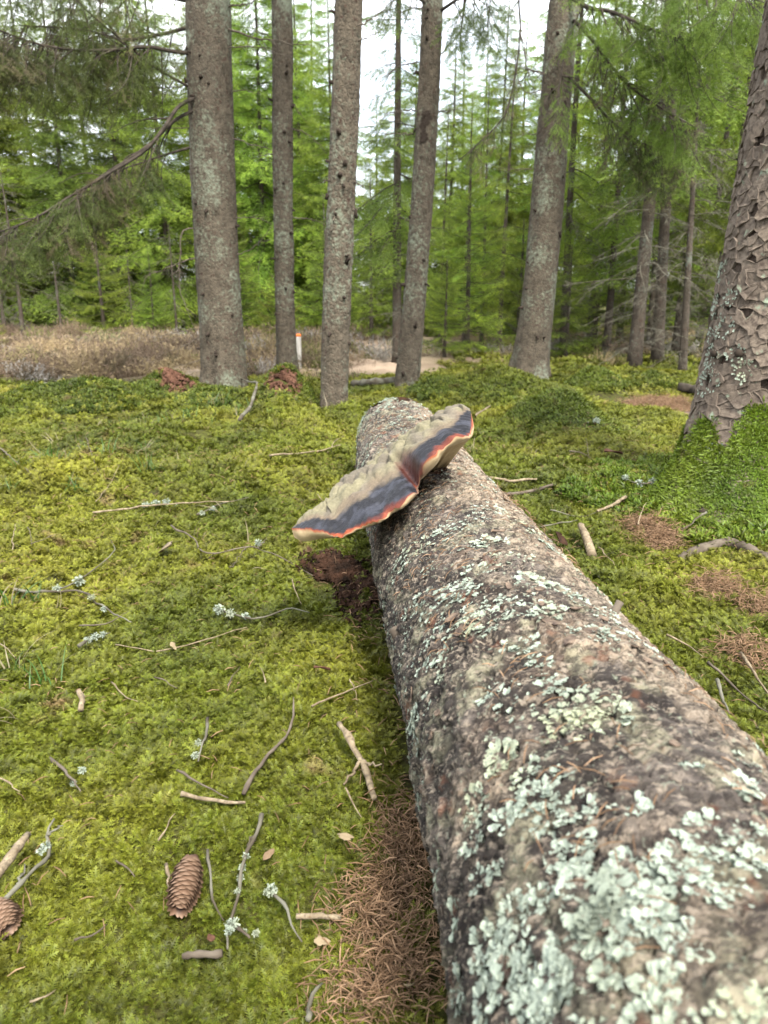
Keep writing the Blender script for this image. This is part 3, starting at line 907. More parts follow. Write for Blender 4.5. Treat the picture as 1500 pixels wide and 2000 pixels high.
# ================================================================== MOSS AND OTHER UNCOUNTABLE COVER
def moss_tuft(rng, fronds=8, L=.034, nst=9, bl=.0056, bw=.0013, arch=1.15):
    g = Geo()
    for f in range(fronds):
        az = rng.uniform(0, 2 * np.pi); l = L * rng.uniform(.65, 1.2)
        s = np.linspace(0, 1, nst + 2)
        el = rad(rng.uniform(62, 88)) - arch * rng.uniform(.6, 1.3) * s * 1.25
        st = l / (nst + 1)
        hx = np.concatenate([[0], np.cumsum(np.cos(el[:-1]) * st)]); hz = np.concatenate([[0], np.cumsum(np.sin(el[:-1]) * st)])
        b0 = np.array([rng.normal(0, .005), rng.normal(0, .005), -.006])
        D = np.array([math.cos(az), math.sin(az), 0]); Sd = np.array([-math.sin(az), math.cos(az), 0])
        P = b0 + hx[:, None] * D + hz[:, None] * np.array([0, 0, 1.0])
        T = np.gradient(P, axis=0); T /= np.linalg.norm(T, axis=1, keepdims=True)
        Nn = np.cross(Sd, T) * 1.0
        # stem ribbon
        w = .0007
        V = np.concatenate([P - Sd * w, P + Sd * w]); m = len(P)
        i = np.arange(m - 1)
        g.add(V, np.stack([i, i + m, i + m + 1, i + 1], -1), np.concatenate([s, s]) * .5)
        q = np.arange(1, m)
        ln = bl * (np.sin(np.pi * np.clip(s[q] * .86 + .14, 0, 1)) ** .6 + .12) * rng.uniform(.8, 1.2, len(q))
        for sg in (-1, 1):
            dr = T[q] * rng.uniform(.35, .75, (len(q), 1)) + sg * Sd + Nn[q] * rng.uniform(-.45, .25, (len(q), 1))
            dr /= np.linalg.norm(dr, axis=1, keepdims=True)
            bp = P[q]; tp = bp + dr * ln[:, None]
            a = bp + T[q] * bw * .5; b = bp - T[q] * bw * .5
            V = np.stack([a, b, tp], 1).reshape(-1, 3)
            tcol = np.stack([s[q] * .45, s[q] * .45, .3 + s[q] * .55], 1).reshape(-1)
            g.add(V, np.arange(len(V)).reshape(-1, 3), tcol)
    return g
rngM = np.random.default_rng(3)
mossP = []
for k in range(10):
    g = moss_tuft(rngM, 11 if k < 7 else 9, .024 if k < 7 else .019)
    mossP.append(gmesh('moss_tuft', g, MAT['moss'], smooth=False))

def in_poly(u, v, poly):
    poly = np.asarray(poly, float); c = np.zeros(u.shape, bool); j = len(poly) - 1
    for i in range(len(poly)):
        xi, yi = poly[i]; xj, yj = poly[j]
        c ^= ((yi > v) != (yj > v)) & (u < (xj - xi) * (v - yi) / (yj - yi + 1e-9) + xi)
        j = i
    return c
# bare patches given as ground spots: x, y, rx, ry (found from the photograph)
def spot(u, v, wpx, hpx):
    a = gp(u, v); b = gp(u, v - hpx * .5); c = gp(u, v + hpx * .5)
    dep = project(a)[2]
    return (a[0], a[1], wpx * .5 * dep / FPX, max(.02, abs(b[1] - c[1]) * .5))
LITTER = [spot(775, 1700, 100, 140), spot(750, 1800, 140, 110), spot(800, 1900, 150, 160), spot(720, 1960, 150, 90), spot(800, 1640, 70, 90), spot(830, 1600, 60, 60),
          spot(1250, 1030, 66, 40), spot(1275, 1068, 46, 34), spot(1300, 1055, 50, 46), spot(1470, 1280, 80, 60), spot(1400, 1150, 80, 36), spot(1485, 1190, 70, 44), spot(1255, 788, 80, 14), spot(1320, 803, 90, 14)]
ROT = [spot(665, 1125, 120, 66), spot(705, 1165, 80, 50), spot(385, 855, 80, 26), spot(415, 1468, 40, 44)]
REDS = [(MOUNDS[2][0] + .08, MOUNDS[2][1] - .12, MOUNDS[2][2] * .62, .17), (MOUNDS[3][0], MOUNDS[3][1] - .16, MOUNDS[3][2] * .55, .15)]
def spots_mask(x, y, L, soft=.35):
    m = np.zeros(x.shape)
    wob = .55 * fbm(x * 9, y * 9, 4, 3, 23)
    for (sx, sy, rx, ry) in L:
        q = np.sqrt(((x - sx) / rx) ** 2 + ((y - sy) / ry) ** 2) + wob
        m = np.maximum(m, sstep(1.0 + soft, 1.0 - soft, q))
    return m
def mound_mask(x, y):
    m = np.zeros(x.shape)
    for (mx, my, rx, ry, hh) in MOUNDS[:10]:
        q = np.sqrt(((x - mx) / rx) ** 2 + ((y - my) / ry) ** 2) + .3 * fbm(x * 5, y * 5, 2, 2, 27)
        m = np.maximum(m, sstep(1.25, .85, q))
    return m
def log_foot(x, y, grow=0.0):
    lx = .235 - .0692 * y
    return (np.abs(x - lx) < .150 + grow) & (y < LOG_END)
def path_mask(x, y):
    d = np.min(np.hypot(x[:, None] - PATH_XY[None, ::3, 0], y[:, None] - PATH_XY[None, ::3, 1]), 1)
    return d < .13 + .12 * fbm(x * 5, y * 5, 0, 2, 14)

def sample_ground(n, y0, y1, rng, half=.64, pad=.25):
    """even over the wedge of floor that can be seen, with a margin"""
    A = rng.uniform(size=(n * 2, 2))
    k2 = (y0 / y1) ** 2
    y = y1 * np.sqrt(A[:, 0] * (1 - k2) + k2)
    w = half * np.maximum(y, .75) + pad
    x = (A[:, 1] * 2 - 1) * w
    return x[:n], y[:n]
def ground_rot(x, y, rng, tilt=.25, e=.03):
    n = len(x)
    gx_ = (G(x + e, y) - G(x - e, y)) / (2 * e); gy_ = (G(x, y + e) - G(x, y - e)) / (2 * e)
    rz = rng.uniform(0, 2 * np.pi, n)
    # lean with the slope: rotate about Z first, so express tilt in the turned frame
    ax = gy_ * 0.8 + rng.normal(0, tilt, n); ay = -gx_ * 0.8 + rng.normal(0, tilt, n)
    out = np.zeros((n, 3))
    cz, sz = np.cos(rz), np.sin(rz)
    out[:, 0] = ax * cz + ay * sz; out[:, 1] = -ax * sz + ay * cz; out[:, 2] = rz
    return out
bands = [(.40, 1.3, 24000, 1.0), (1.3, 2.3, 28000, 1.08), (2.3, 3.8, 30000, 1.4), (3.8, 5.2, 26000, 1.75), (5.2, 7.6, 26000, 2.1), (7.6, 10.5, 12000, 2.8)]
XS, YS, SS = [], [], []
for (y0, y1, n, s) in bands:
    x, y = sample_ground(n, y0, y1, rngM)
    XS.append(x); YS.append(y); SS.append(np.full(n, s))
x, y, s = np.concatenate(XS), np.concatenate(YS), np.concatenate(SS)
# strip on the left of the log and behind the frame edge is kept; bare spots thin out
bare = np.maximum(spots_mask(x, y, LITTER), np.maximum(spots_mask(x, y, ROT), spots_mask(x, y, REDS)))
keep = rngM.uniform(size=len(x)) > bare * .88
keep &= ~log_foot(x, y, .0)
keep &= ~path_mask(x, y)
keep &= np.hypot(x - TREE_G[0], y - TREE_G[1]) > .17
thin = sstep(5.9, 7.2, y + 1.0 * fbm(x * .8, y * .8, 0, 2, 66) - 2.6 * sstep(.2, 1.2, x))
keep &= rngM.uniform(size=len(x)) > thin
x, y, s = x[keep], y[keep], s[keep]
mm = mound_mask(x, y)
keep = rngM.uniform(size=len(x)) > mm * .8
x, y, s = x[keep], y[keep], s[keep]
hum = 1 + .22 * fbm(x * 7, y * 7, 6, 2, 8)
s = s * rngM.uniform(.75, 1.25, len(x)) * hum
pts = np.stack([x, y, G(x, y) - .002], -1)
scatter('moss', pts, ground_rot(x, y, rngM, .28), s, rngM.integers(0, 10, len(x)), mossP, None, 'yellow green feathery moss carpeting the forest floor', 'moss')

# needles shed on the bare soil, and a thinner sprinkle over the moss
def needle_clump(rng, n=9, spread=.022):
    g = Geo()
    for k in range(n):
        a = rng.uniform(0, 6.3); l = rng.uniform(.012, .021)
        c = np.array([rng.normal(0, spread), rng.normal(0, spread), rng.uniform(.002, .012)])
        d = np.array([math.cos(a), math.sin(a), rng.normal(0, .25)]) * l * .5
        bend = np.array([0, 0, .002])
        V, F = tube(np.array([c - d, c + bend, c + d]), np.array([.0004, .0007, .0004]), 3, False)
        g.add(V, F)
    return g
needP = [gmesh('fallen_needles', needle_clump(rngM, 9 if k < 4 else 3), MAT['litter']) for k in range(6)]
x, y = sample_ground(26000, .4, 3.4, rngM)
m = spots_mask(x, y, LITTER, .5)
n2 = 5200
bx = np.array(LITTER); ci_ = rngM.choice(len(LITTER), n2, p=bx[:, 2] * bx[:, 3] / (bx[:, 2] * bx[:, 3]).sum())
a = rngM.uniform(0, 6.3, n2); q = np.sqrt(rngM.uniform(0, 1, n2)) * 1.2
x = np.concatenate([x, bx[ci_, 0] + np.cos(a) * q * bx[ci_, 2]]); y = np.concatenate([y, bx[ci_, 1] + np.sin(a) * q * bx[ci_, 3]])
m = spots_mask(x, y, LITTER, .5)
nearlog = np.exp(-((np.abs(x - (.235 - .0692 * y)) - .16) / .05) ** 2) * (y < 1.6)
pr = np.maximum(m ** 1.5 * .8, np.maximum(.045, .35 * nearlog * (x < .2)))
keep = (rngM.uniform(size=len(x)) < pr) & ~log_foot(x, y, -.03)
x, y, m = x[keep], y[keep], m[keep]
pts = np.stack([x, y, G(x, y) + np.where(m > .4, rngM.uniform(0, .012, len(x)), .016)], -1)
scatter('needle_litter', pts, ground_rot(x, y, rngM, .2), rngM.uniform(.8, 1.25, len(x)), np.where(m > .4, rngM.integers(0, 4, len(x)), rngM.integers(4, 6, len(x))), needP, None,
        'orange brown fallen spruce needles on bare soil beside the log', 'needles')
# needles and crumbs lying on the log
Yl = rngM.uniform(.35, 2.2, 500); tl = rngM.uniform(rad(45), rad(140), 500)
P, Nn = log_pt(Yl, tl, .001)
rr_ = np.zeros((500, 3))
for i in range(500):
    rr_[i] = (Vector(Nn[i]).to_track_quat('Z', 'Y').to_matrix() @ Matrix.Rotation(rngM.uniform(0, 6.3), 3, 'Z')).to_euler()
keep = fbm(Yl * 6, tl * 2, 0, 2, 3) > .1
scatter('needle_litter', P[keep], rr_[keep], np.full(keep.sum(), .9), rngM.integers(4, 6, keep.sum()), needP, None,
        'loose orange needles caught in the bark of the fallen log', 'needles')

# rotten crumbs under the fungus, red litter by the far trunks
def crumb(rng, s=1.0):
    k = 7
    an = np.arange(k) * 2 * np.pi / k
    V = [[0, 0, .5 * s]] + [[math.cos(a) * rng.uniform(.5, 1.2) * s, math.sin(a) * rng.uniform(.4, .9) * s, rng.uniform(-.15, .25) * s] for a in an] + [[0, 0, -.35 * s]]
    F = [[0, 1 + i, 1 + (i + 1) % k] for i in range(k)] + [[k + 1, 1 + (i + 1) % k, 1 + i] for i in range(k)]
    return Geo().add(np.array(V), np.array(F))
rotP = [gmesh('rotten_crumb', crumb(rngM), MAT['rot'], False) for _ in range(4)]
redP = [gmesh('red_crumb', crumb(rngM), MAT['redlitter'], False) for _ in range(4)]
for nm, SP_, pp, n, sz, lb in (('rotten_wood_crumbs', ROT[:2], rotP, 11000, (.003, .011), 'dark red brown rotten wood crumbs in the hollow under the fungus'),
                              ('red_brown_litter', REDS, redP, 2400, (.005, .018), 'rusty red crumbled litter on the mounds by the rear trunks')):
    bx = np.array(SP_)
    c = rngM.integers(0, len(SP_), n)
    a = rngM.uniform(0, 6.3, n); q = np.abs(rngM.normal(0, .55, n))
    x = bx[c, 0] + np.cos(a) * q * bx[c, 2]; y = bx[c, 1] + np.sin(a) * q * bx[c, 3]
    keep = ~log_foot(x, y, -.04) & (fbm(x * 22, y * 22, 0, 2, 2) > (-.3 if nm[1] == 'o' else -.15))
    x, y = x[keep], y[keep]
    scatter(nm, np.stack([x, y, G(x, y) + .004 + .012 * rngM.uniform(size=len(x))], -1), ground_rot(x, y, rngM, .8), rngM.uniform(*sz, len(x)), rngM.integers(0, 4, len(x)), pp, None, lb, 'litter')

# grass
def grass_tuft(rng, n=12, L=.10, dry=0.0):
    g = Geo()
    for k in range(n):
        az = rng.uniform(0, 6.3); l = L * rng.uniform(.5, 1.2); s = np.linspace(0, 1, 6)
        el = rad(rng.uniform(55, 88)) - s * rng.uniform(.3, 1.5)
        hx = np.cumsum(np.cos(el)) * l / 6; hz = np.cumsum(np.sin(el)) * l / 6
        D = np.array([math.cos(az), math.sin(az), 0]); S = np.array([-D[1], D[0], 0])
        P = np.array([rng.normal(0, .012), rng.normal(0, .012), 0]) + hx[:, None] * D + hz[:, None] * np.array([0, 0, 1.0])
        w = (.0011 * (1 - s ** 2) + .0002)[:, None]
        V = np.concatenate([P - S * w, P + S * w]); i = np.arange(5)
        g.add(V, np.stack([i, i + 6, i + 7, i + 1], -1), np.full(12, dry if rng.uniform() > .2 else 1.0))
    return g
grP = [gmesh('grass_tuft', grass_tuft(rngM, 12, .075, 0.0), MAT['grass']) for _ in range(4)] + [gmesh('dry_grass', grass_tuft(rngM, 3, .085, 1.0), MAT['grass']) for _ in range(3)]
GR = [spot(70, 1340, 170, 120), spot(170, 1390, 150, 60), spot(560, 1150, 90, 70), spot(700, 1160, 40, 90), spot(230, 900, 280, 60), spot(80, 930, 200, 60), spot(720, 1080, 40, 60), spot(30, 1200, 60, 120), spot(640, 1215, 160, 40), spot(330, 830, 300, 40)]
x, y = sample_ground(9000, .5, 5.0, rngM)
m = spots_mask(x, y, GR, .5)
u = rngM.uniform(size=len(x))
keep = ((u < m * .16) | (u < .012)) & ~log_foot(x, y, .02)
x, y, m = x[keep], y[keep], m[keep]
scatter('grass', np.stack([x, y, G(x, y) + .005], -1), ground_rot(x, y, rngM, .2), rngM.uniform(.7, 1.3, len(x)), np.where((m > .3) & (rngM.uniform(size=len(x)) > .25), rngM.integers(0, 4, len(x)), rngM.integers(4, 7, len(x))), grP, None,
        'thin green and straw coloured grass blades growing through moss', 'grass')

# heather on the open heath
def heather(rng, n=70, Hh=.30, sp=.16):
    """low rounded bush of thin twigs with short leafy sprigs"""
    g = Geo()
    for k in range(n):
        az = rng.uniform(0, 6.3); l = Hh * rng.uniform(.7, 1.15)
        D = np.array([math.cos(az), math.sin(az), 0]); lean = rng.uniform(.0, 1.25)
        b = np.array([rng.normal(0, sp * .3), rng.normal(0, sp * .3), 0])
        dv = D * math.sin(lean) + np.array([0, 0, math.cos(lean)])
        p2 = b + dv * l + rng.normal(0, .015, 3); p1 = (b + p2) / 2 + rng.normal(0, .012, 3)
        S = np.array([-D[1], D[0], 0]) * .0012
        g.add(np.array([b - S, b + S, p1 + S, p1 - S, p2]), [np.array([[0, 1, 2, 3]]), np.array([[3, 2, 4]])], [0, 0, .2, .2, .5])
        for q in range(9):
            f = rng.uniform(.3, 1); c = b + (p2 - b) * f
            d = dv * .5 + rng.normal(0, .6, 3); d[2] += .3; d *= rng.uniform(.018, .045) / np.linalg.norm(d)
            S2_ = np.cross(d, rng.normal(size=3)); S2_ = S2_ / (np.linalg.norm(S2_) + 1e-9) * .0038
            g.add(np.array([c - S2_, c + S2_, c + d]), np.array([[0, 1, 2]]), [.2, .2, .4 + .6 * rng.uniform()])
    return g
heP = [gmesh('heather_bush', heather(rngM, 80, .20, .30), MAT['heather'], False) for _ in range(5)]
n = 4200
y = 6.0 + 8.6 * rngM.uniform(size=n) ** 1.0; x = rngM.uniform(-1, 1, n) * (.62 * y + 1)
u_, v_, _d = project(np.stack([x, y, 0 * x], -1))
left = sstep(780, 560, u_ + 60 * fbm(x * .7, y * .7, 0, 2, 4))
pr = np.maximum(left * (.10 + .85 * sstep(-.1, .35, fbm(x * .8, y * .8, 3, 3, 12))) * sstep(6.3, 7.4, y), .06 * sstep(7.5, 9, y))
keep = rngM.uniform(size=n) < pr
x, y = x[keep], y[keep]
scatter('heather', np.stack([x, y, G(x, y) - .01], -1), ground_rot(x, y, rngM, .12), np.stack([q_ := rngM.uniform(.8, 1.5, len(x)), q_, q_ * rngM.uniform(.45, 1.05, len(x))], -1), rngM.integers(0, 5, len(x)), heP, None, 'brown grey heather covering the open heath before the wood', 'heather')


# ================================================================== SPRUCES
rngT = np.random.default_rng(21)
def needle_tris(P, D, up, rng, nl, nw, per=2, t0=0.0, t1=1.0):
    """needles along a shoot: P points, D shoot direction at the points, up: rough normal of the spray"""
    out_V, out_t = [], []
    n = len(P)
    S = np.cross(D, up); S /= np.linalg.norm(S, axis=1, keepdims=True) + 1e-9
    Nn = np.cross(S, D)
    tb = np.linspace(t0, t1, n)
    for q in range(per):
        sg = -1 if q % 2 else 1
        roll = rng.uniform(-.9, .9, n)
        side = S * (np.cos(roll) * sg)[:, None] + Nn * np.sin(roll)[:, None]
        d = D * rng.uniform(.55, .95, (n, 1)) + side
        d /= np.linalg.norm(d, axis=1, keepdims=True)
        l = nl * rng.uniform(.7, 1.2, n)
        b = P + D * (rng.uniform(-.5, .5, n) * nl * .4)[:, None]
        out_V.append(np.stack([b + D * nw * .5, b - D * nw * .5, b + d * l[:, None]], 1))
        out_t.append(np.stack([tb, tb, np.minimum(tb + .15, 1)], 1))
    V = np.concatenate(out_V).reshape(-1, 3); t = np.concatenate(out_t).reshape(-1)
    return V, np.arange(len(V)).reshape(-1, 3), t

def spray(rng, L=1.0, nb=14, bl=.34, hang=.35, nl=.056, nw=.014, step=.036, droop=.25, bare=.12, per=2, sub=True):
    """a spruce branch along +X: (wood, needles)"""
    W, N = Geo(), Geo()
    s = np.linspace(0, 1, 12)
    sp = np.stack([L * s, .04 * L * np.sin(s * 4 + rng.uniform(0, 6)), -droop * L * s ** 1.6 + .16 * L * s ** 4], -1)
    V, F = tube(sp, .008 * L ** .7 * (1 - .8 * s) + .0012, 4, False); W.add(V, F)
    def at(f):
        i = min(int(f * 11), 10); a = f * 11 - i
        return sp[i] * (1 - a) + sp[i + 1] * a, (sp[i + 1] - sp[i]) / np.linalg.norm(sp[i + 1] - sp[i])
    shoots = []
    for k in range(nb):
        for sg in (-1, 1):
            f = bare + (1 - bare) * (k + rng.uniform(0, 1)) / nb
            b, T = at(min(f, .999))
            l = bl * L * (1.15 - f) ** .75 * rng.uniform(.7, 1.2) + .03
            d = T * rng.uniform(.5, .9) + np.array([0, sg * 1.0, 0]) + np.array([0, 0, -hang * rng.uniform(.5, 1.5)])
            shoots.append((b, d / np.linalg.norm(d), l, f, hang))
            if sub and l > .14:
                for q in range(int(l / .11)):
                    g = rng.uniform(.2, .9)
                    d2 = d / np.linalg.norm(d) + np.array([rng.normal(0, .6) + .3, rng.normal(0, .6), -hang * rng.uniform(.3, 1.6)])
                    shoots.append((b + d / np.linalg.norm(d) * l * g + np.array([0, 0, -hang * .5 * l * g * g]), d2 / np.linalg.norm(d2), l * (1 - g) * .8 + .05, f, hang))
    shoots.append((at(.55)[0], at(.8)[1], L * .46, .9, 0))
    for (b, d, l, f, hg) in shoots:
        m = max(3, int(l / step))
        q = np.linspace(0.0, 1, m)
        P = b + d * (l * q)[:, None] + np.array([0, 0, -1.0]) * (hg * .5 * l * q * q)[:, None]
        D = d + np.array([0, 0, -1.0]) * (hg * q)[:, None]; D /= np.linalg.norm(D, axis=1, keepdims=True)
        V, F, t = needle_tris(P, D, np.array([0, 0, 1.0]), rng, nl, nw, per, .0, .35 + .65 * f)
        t = t * np.repeat(np.ones(1), 1)
        N.add(V, F, t ** 1.8)
        a = np.array([0, 0, .0016])
        W.add(np.array([b - a, b + a, P[m // 2] + a, P[m // 2] - a, P[-1]]), [np.array([[0, 1, 2, 3]]), np.array([[3, 2, 4]])])
    return W, N

def dead_spray(rng, L=1.0, nb=7, lich=0.5):
    """bare grey branch with fine twiglets, along +X"""
    W = Geo()
    s = np.linspace(0, 1, 7)
    sp = np.stack([L * s, .05 * L * np.sin(s * 4 + rng.uniform(0, 6)), -.18 * L * s ** 1.5], -1)
    V, F = tube(sp, .006 * (1 - .75 * s) + .001, 3, False); W.add(V, F)
    for k in range(nb * 2):
        f = rng.uniform(.15, .98); i = min(int(f * 6), 5); b = sp[i] + (sp[i + 1] - sp[i]) * (f * 6 - i)
        d = np.array([rng.uniform(.3, 1), rng.normal(0, .8), rng.uniform(-.9, .2)]); d *= L * .3 * rng.uniform(.4, 1) / np.linalg.norm(d)
        pts = np.array([b, b + d * .5 + [0, 0, -.01], b + d + [0, 0, -.04 * L]])
        V, F = tube(pts, np.array([.0028, .0018, .0008]), 3, False); W.add(V, F)
        for q in range(3):
            c = b + d * rng.uniform(.3, 1); e = np.array([rng.normal(), rng.normal(), -1.2]) * L * .05
            a = np.array([.0022, .0022, 0])
            W.add(np.array([c - a, c + a, c + e]), np.array([[0, 1, 2]]))
    return W
SPR = [spray(rngT, hang=h, droop=dp, bl=b_) for (h, dp, b_) in ((.25, .15, .34), (.35, .28, .32), (.5, .38, .36), (.3, .05, .30), (.6, .5, .34))]
SPRF = [spray(rngT, nb=13, hang=.15, droop=.02, bl=.36, nl=.055, nw=.011, step=.045), spray(rngT, nb=13, hang=.2, droop=.12, bl=.36, nl=.055, nw=.011, step=.045)]
DEAD = [dead_spray(rngT) for _ in range(4)]

def build_spruce(name, Ht, z0, Lmax, rng, mat_n, r0=.09, sprays=SPR, dead_to=0.0, per=6, dz=.27, top_pow=.85, elev=(-22, 28), dead_mat='grey_twig'):
    """returns meshes (trunk, branches, crown, dead) of one tree, origin at its foot"""
    s = np.linspace(0, 1, 26)
    P = np.stack([.02 * Ht * .3 * np.sin(s * 3 + rng.uniform(0, 6)), .02 * Ht * .3 * np.sin(s * 2.5 + rng.uniform(0, 6)), s * Ht - .06], -1)
    P[:, :2] -= P[:1, :2]
    R = r0 * (1 - s) ** .8 + .006 + r0 * .35 * np.exp(-s * Ht / .25)
    V, F = tube(P, R, 12)
    trunk = mesh(name + '_trunk', V, F, mats=[MAT['bark_dark']])
    W, N, Dd = Geo(), Geo(), Geo()
    z = z0
    while z < Ht - .12:
        f = (z - z0) / (Ht - z0)
        Lb = Lmax * (1 - f) ** top_pow * (.6 + .4 * sstep(0, .12, f)) + .10
        nbr = per + int(rng.integers(0, 3))
        a0 = rng.uniform(0, 6.3)
        for k in range(nbr):
            az = a0 + k * 2 * np.pi / nbr + rng.normal(0, .2)
            L = Lb * rng.uniform(.6, 1.15)
            e = rad(elev[0] + (elev[1] - elev[0]) * f + rng.normal(0, 7))
            sw, sn = sprays[int(rng.integers(0, len(sprays)))]
            Mx = rotz(az) @ roty(-e) @ rotx(rng.normal(0, .2)) * L
            zz = z + rng.normal(0, .06); i = min(int((zz + .06) / Ht * 25), 24)
            off = np.array([P[i, 0], P[i, 1], zz])
            V, F, t, c = sn.xf(Mx, off); N.add(V, F, t)
            V, F, t, c = sw.xf(Mx, off); W.add(V, F)
        z += dz * rng.uniform(.75, 1.25) * (.6 + .4 * (1 - f))
    z = .25
    while z < dead_to:
        for k in range(3):
            az = rng.uniform(0, 6.3); L = rng.uniform(.3, .8) * min(1.0, Lmax)
            V, F, t, c = DEAD[int(rng.integers(0, 4))].xf(rotz(az) @ roty(rad(rng.uniform(-5, 25))) * L, np.array([0, 0, z])); Dd.add(V, F)
        z += .14
    res = [('trunk', trunk), ('branches', gmesh(name + '_branches', W, MAT['limb'])) if W.n else None,
           ('crown', gmesh(name + '_crown', N, MAT[mat_n], False)) if N.n else None,
           ('dead_branches', gmesh(name + '_dead', Dd, MAT[dead_mat])) if Dd.n else None]
    return [r for r in res if r]

def plant(kind, meshes, loc, rz, scale, label, cat='tree', group=None, lean=(0, 0), fresh=None):
    o = thing(kind, loc, label, cat, group)
    o.rotation_euler = (lean[0], lean[1], rz)
    o.scale = (scale, scale, scale)
    for nm, me in meshes:
        c = obj(nm, me, o)
        if nm in ('branches', 'crown', 'dead_branches'): c['kind'] = 'stuff'
        if nm == 'crown' and fresh:
            c.material_slots[0].link = 'OBJECT'; c.material_slots[0].material = MAT[fresh]
    return o

def foot(u, Y):
    x = (u - 750) / FPX * (Y * CP + CAMH * SP)
    return np.array([x, Y, float(G(x, Y)) - .02])

EDGE = [build_spruce('edge_spruce%d' % k, Ht, .35, Lm, rngT, 'needles', .055) for k, (Ht, Lm) in enumerate(((8.5, 1.7), (7.0, 1.5), (9.5, 1.9)))]
POLE = [build_spruce('pole_spruce%d' % k, Ht, zb, Lm, rngT, 'needles', .055, dead_to=zb + .6, per=3, dz=.36) for k, (Ht, zb, Lm) in enumerate(((7.5, 2.0, 1.0), (6.5, 1.3, .95)))]
YOUNG = [build_spruce('young_spruce%d' % k, Ht, .30, Lm, rngT, 'needles_fresh', .035, SPRF, 0, 6, .20, .9, (-8, 32)) for k, (Ht, Lm) in enumerate(((3.0, .85), (2.2, .7)))]
YELLOW = build_spruce('yellow_spruce', 1.5, .15, .5, rngT, 'needles_yellow', .018, SPRF, 0, 5, .20, .9, (-5, 35))
DEADT = [build_spruce('dead_spruce%d' % k, 3.2, 3.1, .9, rngT, 'needles_brown', .035, SPR, 3.0) for k in range(2)]

# --- the wood beyond the heath (left) and behind the path (right)
gA = 'spruces along the wood edge beyond the heath'
for (u, Y, k, sc_) in [(-60, 15.5, 0, .95), (40, 17.5, 2, .9), (150, 16.2, 1, 1.0), (255, 18.0, 0, 1.05), (340, 15.6, 1, 1.0), (440, 16.8, 2, .95), (520, 15.2, 0, .9), (600, 17.0, 1, 1.0),
                       (660, 15.0, 1, .85), (735, 19, 1, .74), (100, 21, 2, 1.05), (300, 22, 2, 1.1), (480, 21.5, 0, 1.1), (620, 22, 2, 1.0), (-20, 20, 0, 1.1), (-130, 17, 1, 1.1), (200, 20, 0, 1.1), (560, 19.5, 2, .95), (400, 19.5, 1, 1.1)]:
    plant('spruce_tree', EDGE[k], foot(u, Y), rngT.uniform(0, 6.3), sc_, ('bright green' if (fr := rngT.uniform() < .6) else 'dark green') + ' full spruce in the wood edge beyond the heath', 'tree', gA + (', bright' if fr else ', dark'), fresh='needles_fresh' if fr else None)
gB = 'spruces filling the wood behind the path'
for (u, Y, k, sc_) in [(800, 15.5, 1, .76), (870, 13.8, 1, .72), (930, 16.5, 1, .82), (765, 16.8, 1, .78), (960, 14.5, 0, .68), (1060, 14.4, 1, .9), (1330, 16.5, 2, .85), (1420, 15.0, 1, 1.0), (1520, 14.5, 0, .95),
                       (1620, 13, 2, .9), (900, 19, 1, .9), (1010, 20, 1, 1.0), (1130, 18.5, 2, .95), (1270, 19, 0, 1.05), (1400, 18, 2, .95), (820, 21, 0, .72), (1550, 19, 2, 1.0)]:
    plant('spruce_tree', EDGE[k], foot(u, Y), rngT.uniform(0, 6.3), sc_, ('lime green' if (fr := rngT.uniform() < .35) else 'mid green') + ' full spruce deep in the wood behind the path', 'tree', gB + (', lime' if fr else ', mid green'), fresh='needles_bright' if fr else 'needles_fresh')
gC = 'thin bare-stemmed spruces behind the path'
for (u, Y, k, sc_) in [(1100, 9.6, 0, .8), (1185, 9.8, 1, .8), (975, 9.8, 1, .55), (1320, 9.6, 1, .85), (1405, 8.8, 0, .8), (1150, 11.2, 2, .8), (1270, 11.0, 0, .9),
                       (860, 11.2, 1, .50), (940, 11.5, 0, .50), (1460, 10.2, 2, .9), (1040, 11.6, 1, .8), (1365, 11.5, 2, .9), (1580, 9.5, 0, .9), (1210, 12, 1, .9), (905, 10.5, 1, .50)]:
    plant('spruce_tree', POLE[k % 2], foot(u, Y), rngT.uniform(0, 6.3), sc_, 'slender spruce with bare grey lower stem behind the dirt path', 'tree', gC, fresh='needles_fresh')
gF = 'unseen spruces added behind the viewpoint to shade the foreground'  # wood carried on out of view, added to shade the foreground
for (x_, y_, k, sc_) in [(-2.4, -3.4, 0, 1.3), (2.6, -5.6, 0, 1.3), (-3.6, -.8, 1, 1.3), (.6, -6.4, 1, 1.35), (5.4, -4.2, 0, 1.3)]:
    plant('spruce_tree', POLE[k], (x_, y_, float(G(x_, y_)) - .03), rngT.uniform(0, 6.3), sc_, 'tall unseen spruce of the same wood added to shade the foreground', 'tree', gF)
plant('spruce_tree', POLE[0], foot(1240, 7.9), 1.0, 1.15, 'dark slender leaning spruce stem nearest the dirt path', 'tree', None, (0, rad(3.5)))
plant('spruce_tree', POLE[0], foot(1285, 8.4), 2.0, 1.05, 'dark slender spruce stem just behind the one nearest the path', 'tree', None, (0, rad(4)))
plant('spruce_tree', DEADT[0], foot(1335, 7.6), 2.0, 1.0, 'thin dead spruce with grey lichened twigs beside the big scaly trunk', 'tree', None, (0, rad(4)))
plant('spruce_tree', POLE[1], foot(776, 8.3), 0.6, .85, 'thin pale spruce stem rising just behind a leaning middle trunk', 'tree')
